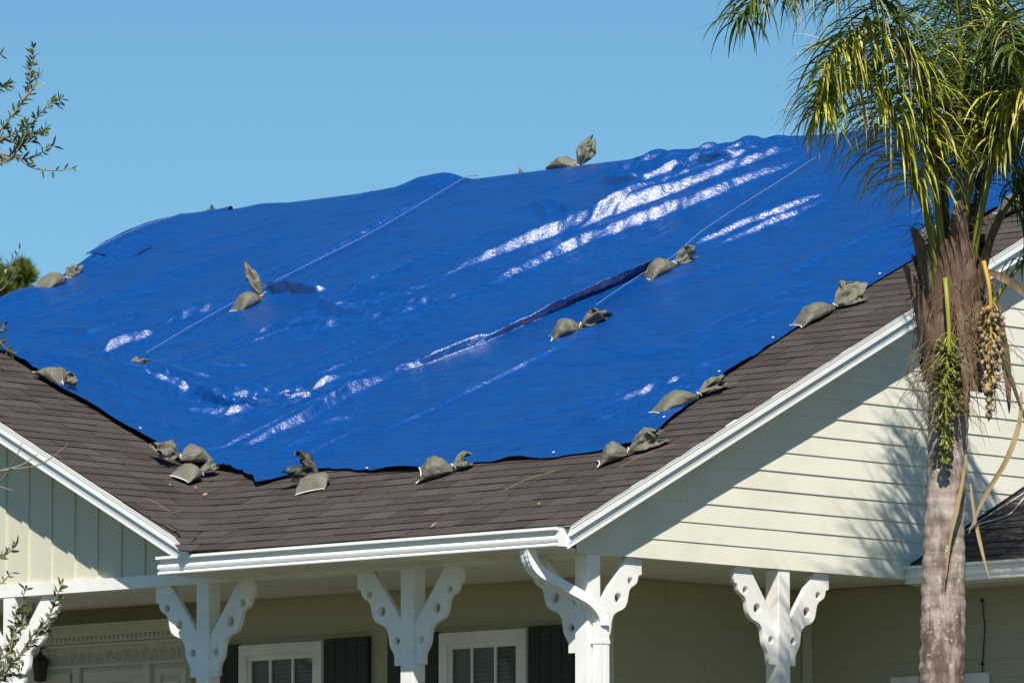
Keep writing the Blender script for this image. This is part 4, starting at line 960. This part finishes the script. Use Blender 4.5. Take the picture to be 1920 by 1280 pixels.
# ------------------------------------------------------------------ foreground tree on the left
def cpt(px, py, d):
    return CAM+(FW*12272+RT*(px-960)-UV*(py-640))/12272*d
tree = empty('tree', tuple(cpt(-190, 1900, 42.5)*np.array([1,1,0])+np.array([0,0,-1.2])), 'slender tree with narrow leaves at the left edge, twigs before the porch', 'tree')
rr = random.Random(77)
def J(px, py, d=42.5): return cpt(px, py, d)
trunk_pts = [cpt(-190, 1950, 42.5), cpt(-180, 1500, 42.5), cpt(-200, 1100, 42.5), cpt(-170, 800, 42.4), cpt(-150, 500, 42.5), cpt(-110, 250, 42.5), cpt(-90, 60, 42.5)]
trunk_pts[0][2] = -1.6
mb = MB(); tp = catmull(trunk_pts, 6); mb.tube(tp, [.09-.075*i/(len(tp)-1) for i in range(len(tp))], 10); mb.build('trunk', M['twig'], tree, True)
BR = [ # pixel paths, leaves per metre
 ([(-150,420),(-60,330),(0,246),(49,180),(58,130),(65,87)], 150), ([(-150,450),(-40,330),(22,295),(55,240),(82,207),(117,185)], 130),
 ([(-140,300),(-60,280),(0,288),(49,298),(80,285),(101,273)], 90), ([(-40,330),(22,295),(60,314),(100,320),(142,316)], 40), ([(-130,200),(-40,175),(0,164),(18,158)], 130), ([(-110,160),(-30,110),(4,103)], 110),
 ([(22,288),(40,262),(60,250),(84,243)], 150), ([(0,262),(30,250),(52,232)], 170), ([(-20,268),(10,262),(40,270),(66,262)], 160), ([(40,190),(62,165),(74,140)], 130),
 ([(-200,1300),(-80,1250),(0,1221),(26,1190),(38,1140),(49,1100)], 70), ([(-200,1330),(-60,1290),(0,1258),(50,1217),(72,1186),(94,1151),(105,1120),(117,1092)], 120),
 ([(-160,1120),(-60,1070),(0,1046),(17,1035),(33,1020)], 70), ([(-150,1160),(-50,1110),(0,1094),(22,1072)], 20), ([(-190,1350),(-60,1300),(0,1273),(39,1261)], 170), ([(-80,1290),(0,1235),(20,1215),(28,1165),(30,1140)], 140),
 ([(40,1225),(62,1190),(75,1180),(88,1185)], 170), ([(-60,1280),(0,1262),(18,1230),(25,1205)], 150), ([(26,1190),(40,1175),(48,1150)], 180), ([(-10,1270),(15,1255),(26,1240)], 170),
 ([(-170,930),(-60,895),(0,883),(67,873),(100,855),(130,830)], 5), ([(-160,960),(-40,920),(0,903),(30,857),(42,828)], 3), ([(0,883),(40,872),(72,850)], 3), ([(-60,905),(0,913),(25,920)], 3),
 ([(-150,720),(-60,660),(-10,640),(8,650),(24,662)], 130), ([(-140,700),(-50,640),(0,620),(10,600)], 90), ([(-150,600),(-50,560),(0,530),(15,505),(38,468)], 25), ([(-60,565),(0,545),(22,520),(43,472)], 12), ([(-150,700),(-60,680),(0,690),(18,700)], 30),
]
for k, (px, den) in enumerate(BR):
    den *= 1.35 if den > 50 else 1
    dd_ = 42.5+rr.uniform(-.35, .35)
    P = catmull([cpt(a, b, 42.5+(dd_-42.5)*min(1, j*.3)) for j, (a, b) in enumerate(px)], 6); n = len(P)
    mb = MB(); mb.tube(P, [.0095*(1-.78*i/(n-1)) for i in range(n)], 5); br = mb.build('branch', M['twig'], tree, True)
    ml = MB()
    for i in range(1, n):
        seg = P[i]-P[i-1]; l = np.linalg.norm(seg); tg = seg/l; cnt = den*l*(.2+1.0*i/n); cnt = int(cnt)+(rr.random() < cnt % 1)
        for q in range(cnt):
            p = P[i-1]+seg*rr.random(); a = rr.uniform(0, 6.283)
            s1 = np.cross(tg, [.3, .5, .8]); s1 /= np.linalg.norm(s1); s2 = np.cross(tg, s1)
            d = tg*rr.uniform(.2, .9)+(s1*math.cos(a)+s2*math.sin(a))*rr.uniform(.5, 1); d /= np.linalg.norm(d); ln = rr.uniform(.035, .075); wd = ln*rr.uniform(.10, .15)
            sv = np.cross(d, [rr.uniform(-1,1), rr.uniform(-1,1), rr.uniform(-1,1)]); sv /= max(1e-3, np.linalg.norm(sv)); nv_ = np.cross(d, sv)
            ml.add([p, p+d*ln*.35+sv*wd, p+d*ln*.75+sv*wd*.8-nv_*ln*.05, p+d*ln-nv_*ln*.12, p+d*ln*.75-sv*wd*.8-nv_*ln*.05, p+d*ln*.35-sv*wd], [(0,1,5),(1,2,4,5),(2,3,4)], rr.random()*.98+.01)
    if ml.v: o = ml.build('leaves', M['leaf'], br); tag(o, kind='stuff')

# ------------------------------------------------------------------ distant pine
pine = empty('pine_tree', (-36.9, 28.4, -.1), 'distant blurred pine tree top behind the far left roof end', 'pine tree')
mb = MB(); mb.tube([(-36.9,28.4,-.2),(-36.85,28.3,4),(-36.75,28.15,8),(-36.6,28.05,9.9)], [.25,.2,.13,.06], 9); mb.build('trunk', M['bark'], pine, True)
mb = MB(); mc = MB(); rr = random.Random(4)
for (px, py, rx) in [(4,515,15),(12,535,17),(-14,525,24),(46,508,13),(42,527,16),(54,520,11),(30,552,18),(-30,500,30),(-50,530,34),(-80,510,30),(10,560,34),(50,560,26),(-40,570,40),(-10,600,45),(60,600,30),(38,498,8)]:
    c = cpt(px, py, 92+rr.uniform(-1, 1)); rw = rx*92/12272
    mc.tube([np.array([-36.75, 28.15, c[2]-.5]), (np.array([-36.75, 28.15, c[2]-.2])+c)/2, c], [.05,.04,.02], 5)
    for q in range(420):
        d = np.array([rr.gauss(0,1), rr.gauss(0,1), rr.gauss(0,.8)]); d /= np.linalg.norm(d); p = c+d*rw*rr.random()**.4
        e = d*.6+np.array([rr.uniform(-.5,.5), rr.uniform(-.5,.5), .4]); e /= np.linalg.norm(e); sv = np.cross(e, [rr.random(), rr.random(), .3]); sv /= np.linalg.norm(sv); ln = rr.uniform(.07, .16)
        mb.add([p-sv*.014, p+sv*.014, p+e*ln], [(0,1,2)], rr.random()*.98+.01)
tag(mb.build('crown', M['pine_needles'], pine), kind='stuff'); mc.build('limbs', M['bark'], pine)

# ------------------------------------------------------------------ small things
def cable(name, pts, rad, mk, label, cat):
    P = catmull(pts, 8); mb = MB(); mb.tube(P, rad, 6); return tag(mb.build(name, M[mk], None, True), label, cat)
def lz(x, y): return (x, y, 3.03+.493*(y-4.0)+.02)
cable('cable', [lz(-.14,4.62),lz(-.10,4.72),lz(.0,4.78),lz(.07,4.86),lz(.06,4.95),lz(.02,5.05),lz(-.02,5.2),lz(.05,5.35)], .006, 'cable', 'loose white cable looping over the lower roof beside the palm', 'cable')
cable('cable', [lz(-.15,4.5),lz(-.15,4.7),lz(-.13,4.95),lz(-.11,5.2),lz(-.08,5.5)], .004, 'cable', 'thin straight white cable along the edge of the lower roof', 'cable')
w1 = cable('cable', [(.037,4.58,2.81),(.045,4.578,2.72),(.06,4.577,2.6),(.05,4.577,2.48),(.035,4.578,2.33),(.037,4.577,2.1),(.036,4.578,1.7)], .0045, 'dark_metal', 'thin dark cable hanging down the shaded wing wall', 'cable')
mb = MB()
for z_ in (2.81, 2.33): mb.tube([(.03,4.575,z_),(.045,4.575,z_)], .013, 8)
mb.build('cable_clip', M['dark_metal'], w1)
lt = empty('lantern', (-7.82,2.15,2.38), 'dark metal lantern hanging by the front door', 'lantern')
mb = MB(); lx, ly = -7.82, 2.15
def ring(z_, r_): return [(lx+r_*math.cos(a*math.pi/3), ly+r_*math.sin(a*math.pi/3), z_) for a in range(6)]
levels = [(2.40,.03),(2.41,.05),(2.42,.055),(2.425,.05),(2.56,.066),(2.565,.08),(2.60,.05),(2.625,.02),(2.64,.015)]
vs = [p for z_, r_ in levels for p in ring(z_, r_)]
mb.add(vs, [(i*6+j, i*6+(j+1) % 6, (i+1)*6+(j+1) % 6, (i+1)*6+j) for i in range(len(levels)-1) for j in range(6)]+[(5,4,3,2,1,0)]); mb.build('lantern_body', M['dark_metal'], lt)
mb = MB(); mb.tube([(lx,ly,2.64),(lx,ly,2.67),(lx,ly+.05,2.68),(lx,ly+.10,2.66)], .008, 6); mb.build('lantern_arm', M['dark_metal'], lt)
ch = MB(); z_ = 2.966; k = 0
while z_ > 2.62:
    a = (k % 2)*math.pi/2
    ch.tube([(-7.09+.008*math.cos(q*math.pi/4)*math.cos(a), 1.4+.008*math.cos(q*math.pi/4)*math.sin(a), z_-.014+.016*math.sin(q*math.pi/4)) for q in range(9)], .003, 4, caps=False); z_ -= .024; k += 1
ho = ch.build('hanging_chain', M['dark_metal'], None); tag(ho, 'black chain hanging from the porch ceiling behind the left bracket', 'chain')
def scrap(name, x, y, ln, wd, ang, mk, label, cat):
    z_ = roof_z(x, y)+.016; mb = MB(); dx, dy = math.cos(ang), math.sin(ang)
    def q(a, b, c): 
        xx, yy = x+dx*a-dy*b, y+dy*a+dx*b; return (xx, yy, roof_z(xx, yy)+.016+c)
    mb.add([q(-ln,0,.004), q(-ln*.3,wd,.012), q(ln*.5,wd*.8,.006), q(ln,0,.014), q(ln*.4,-wd*.9,.008), q(-ln*.4,-wd,.003)], [(0,1,2,3,4,5)])
    return tag(mb.build(name, M[mk], None), label, cat)
scrap('fallen_leaf', -4.66, .94, .022, .012, .5, 'petal', 'pink fallen leaf on the shingles below the stacked sandbags', 'leaf')
scrap('fallen_leaf', -4.93, .83, .016, .008, 1.2, 'dryleaf', 'small tan leaf left of the pink leaf on the shingles', 'leaf')
scrap('fallen_leaf', -4.85, 1.02, .018, .009, 2.2, 'dryleaf', 'yellowish leaf just below the tarp corner', 'leaf')
scrap('fallen_leaf', -1.43, .11, .03, .008, 1.5, 'dryleaf', 'orange leaf lying above the middle of the gutter', 'leaf')
scrap('fallen_leaf', -.62, .36, .014, .008, 2.0, 'dryleaf', 'pale leaf near the right end of the gutter', 'leaf')
def twig(pts, label):
    P = catmull([(x, y, roof_z(x, y)+.03+.02*(i % 2)) for i, (x, y) in enumerate(pts)], 5); mb = MB(); mb.tube(P, .0022, 5)
    return tag(mb.build('twig', M['dryleaf'], None, True), label, 'twig')
twig([(-4.62,.24),(-4.50,.26),(-4.38,.30),(-4.33,.36),(-4.36,.40)], 'bent tan twig on the shingles beside the porch rake')
twig([(-.35,.92),(-.25,1.1),(-.13,1.28)], 'straight tan stalk on the shingles below the bottom right sandbag')
twig([(-1.25,.62),(-1.12,.8),(-1.0,.95)], 'thin tan stalk on the shingles above the right part of the gutter')
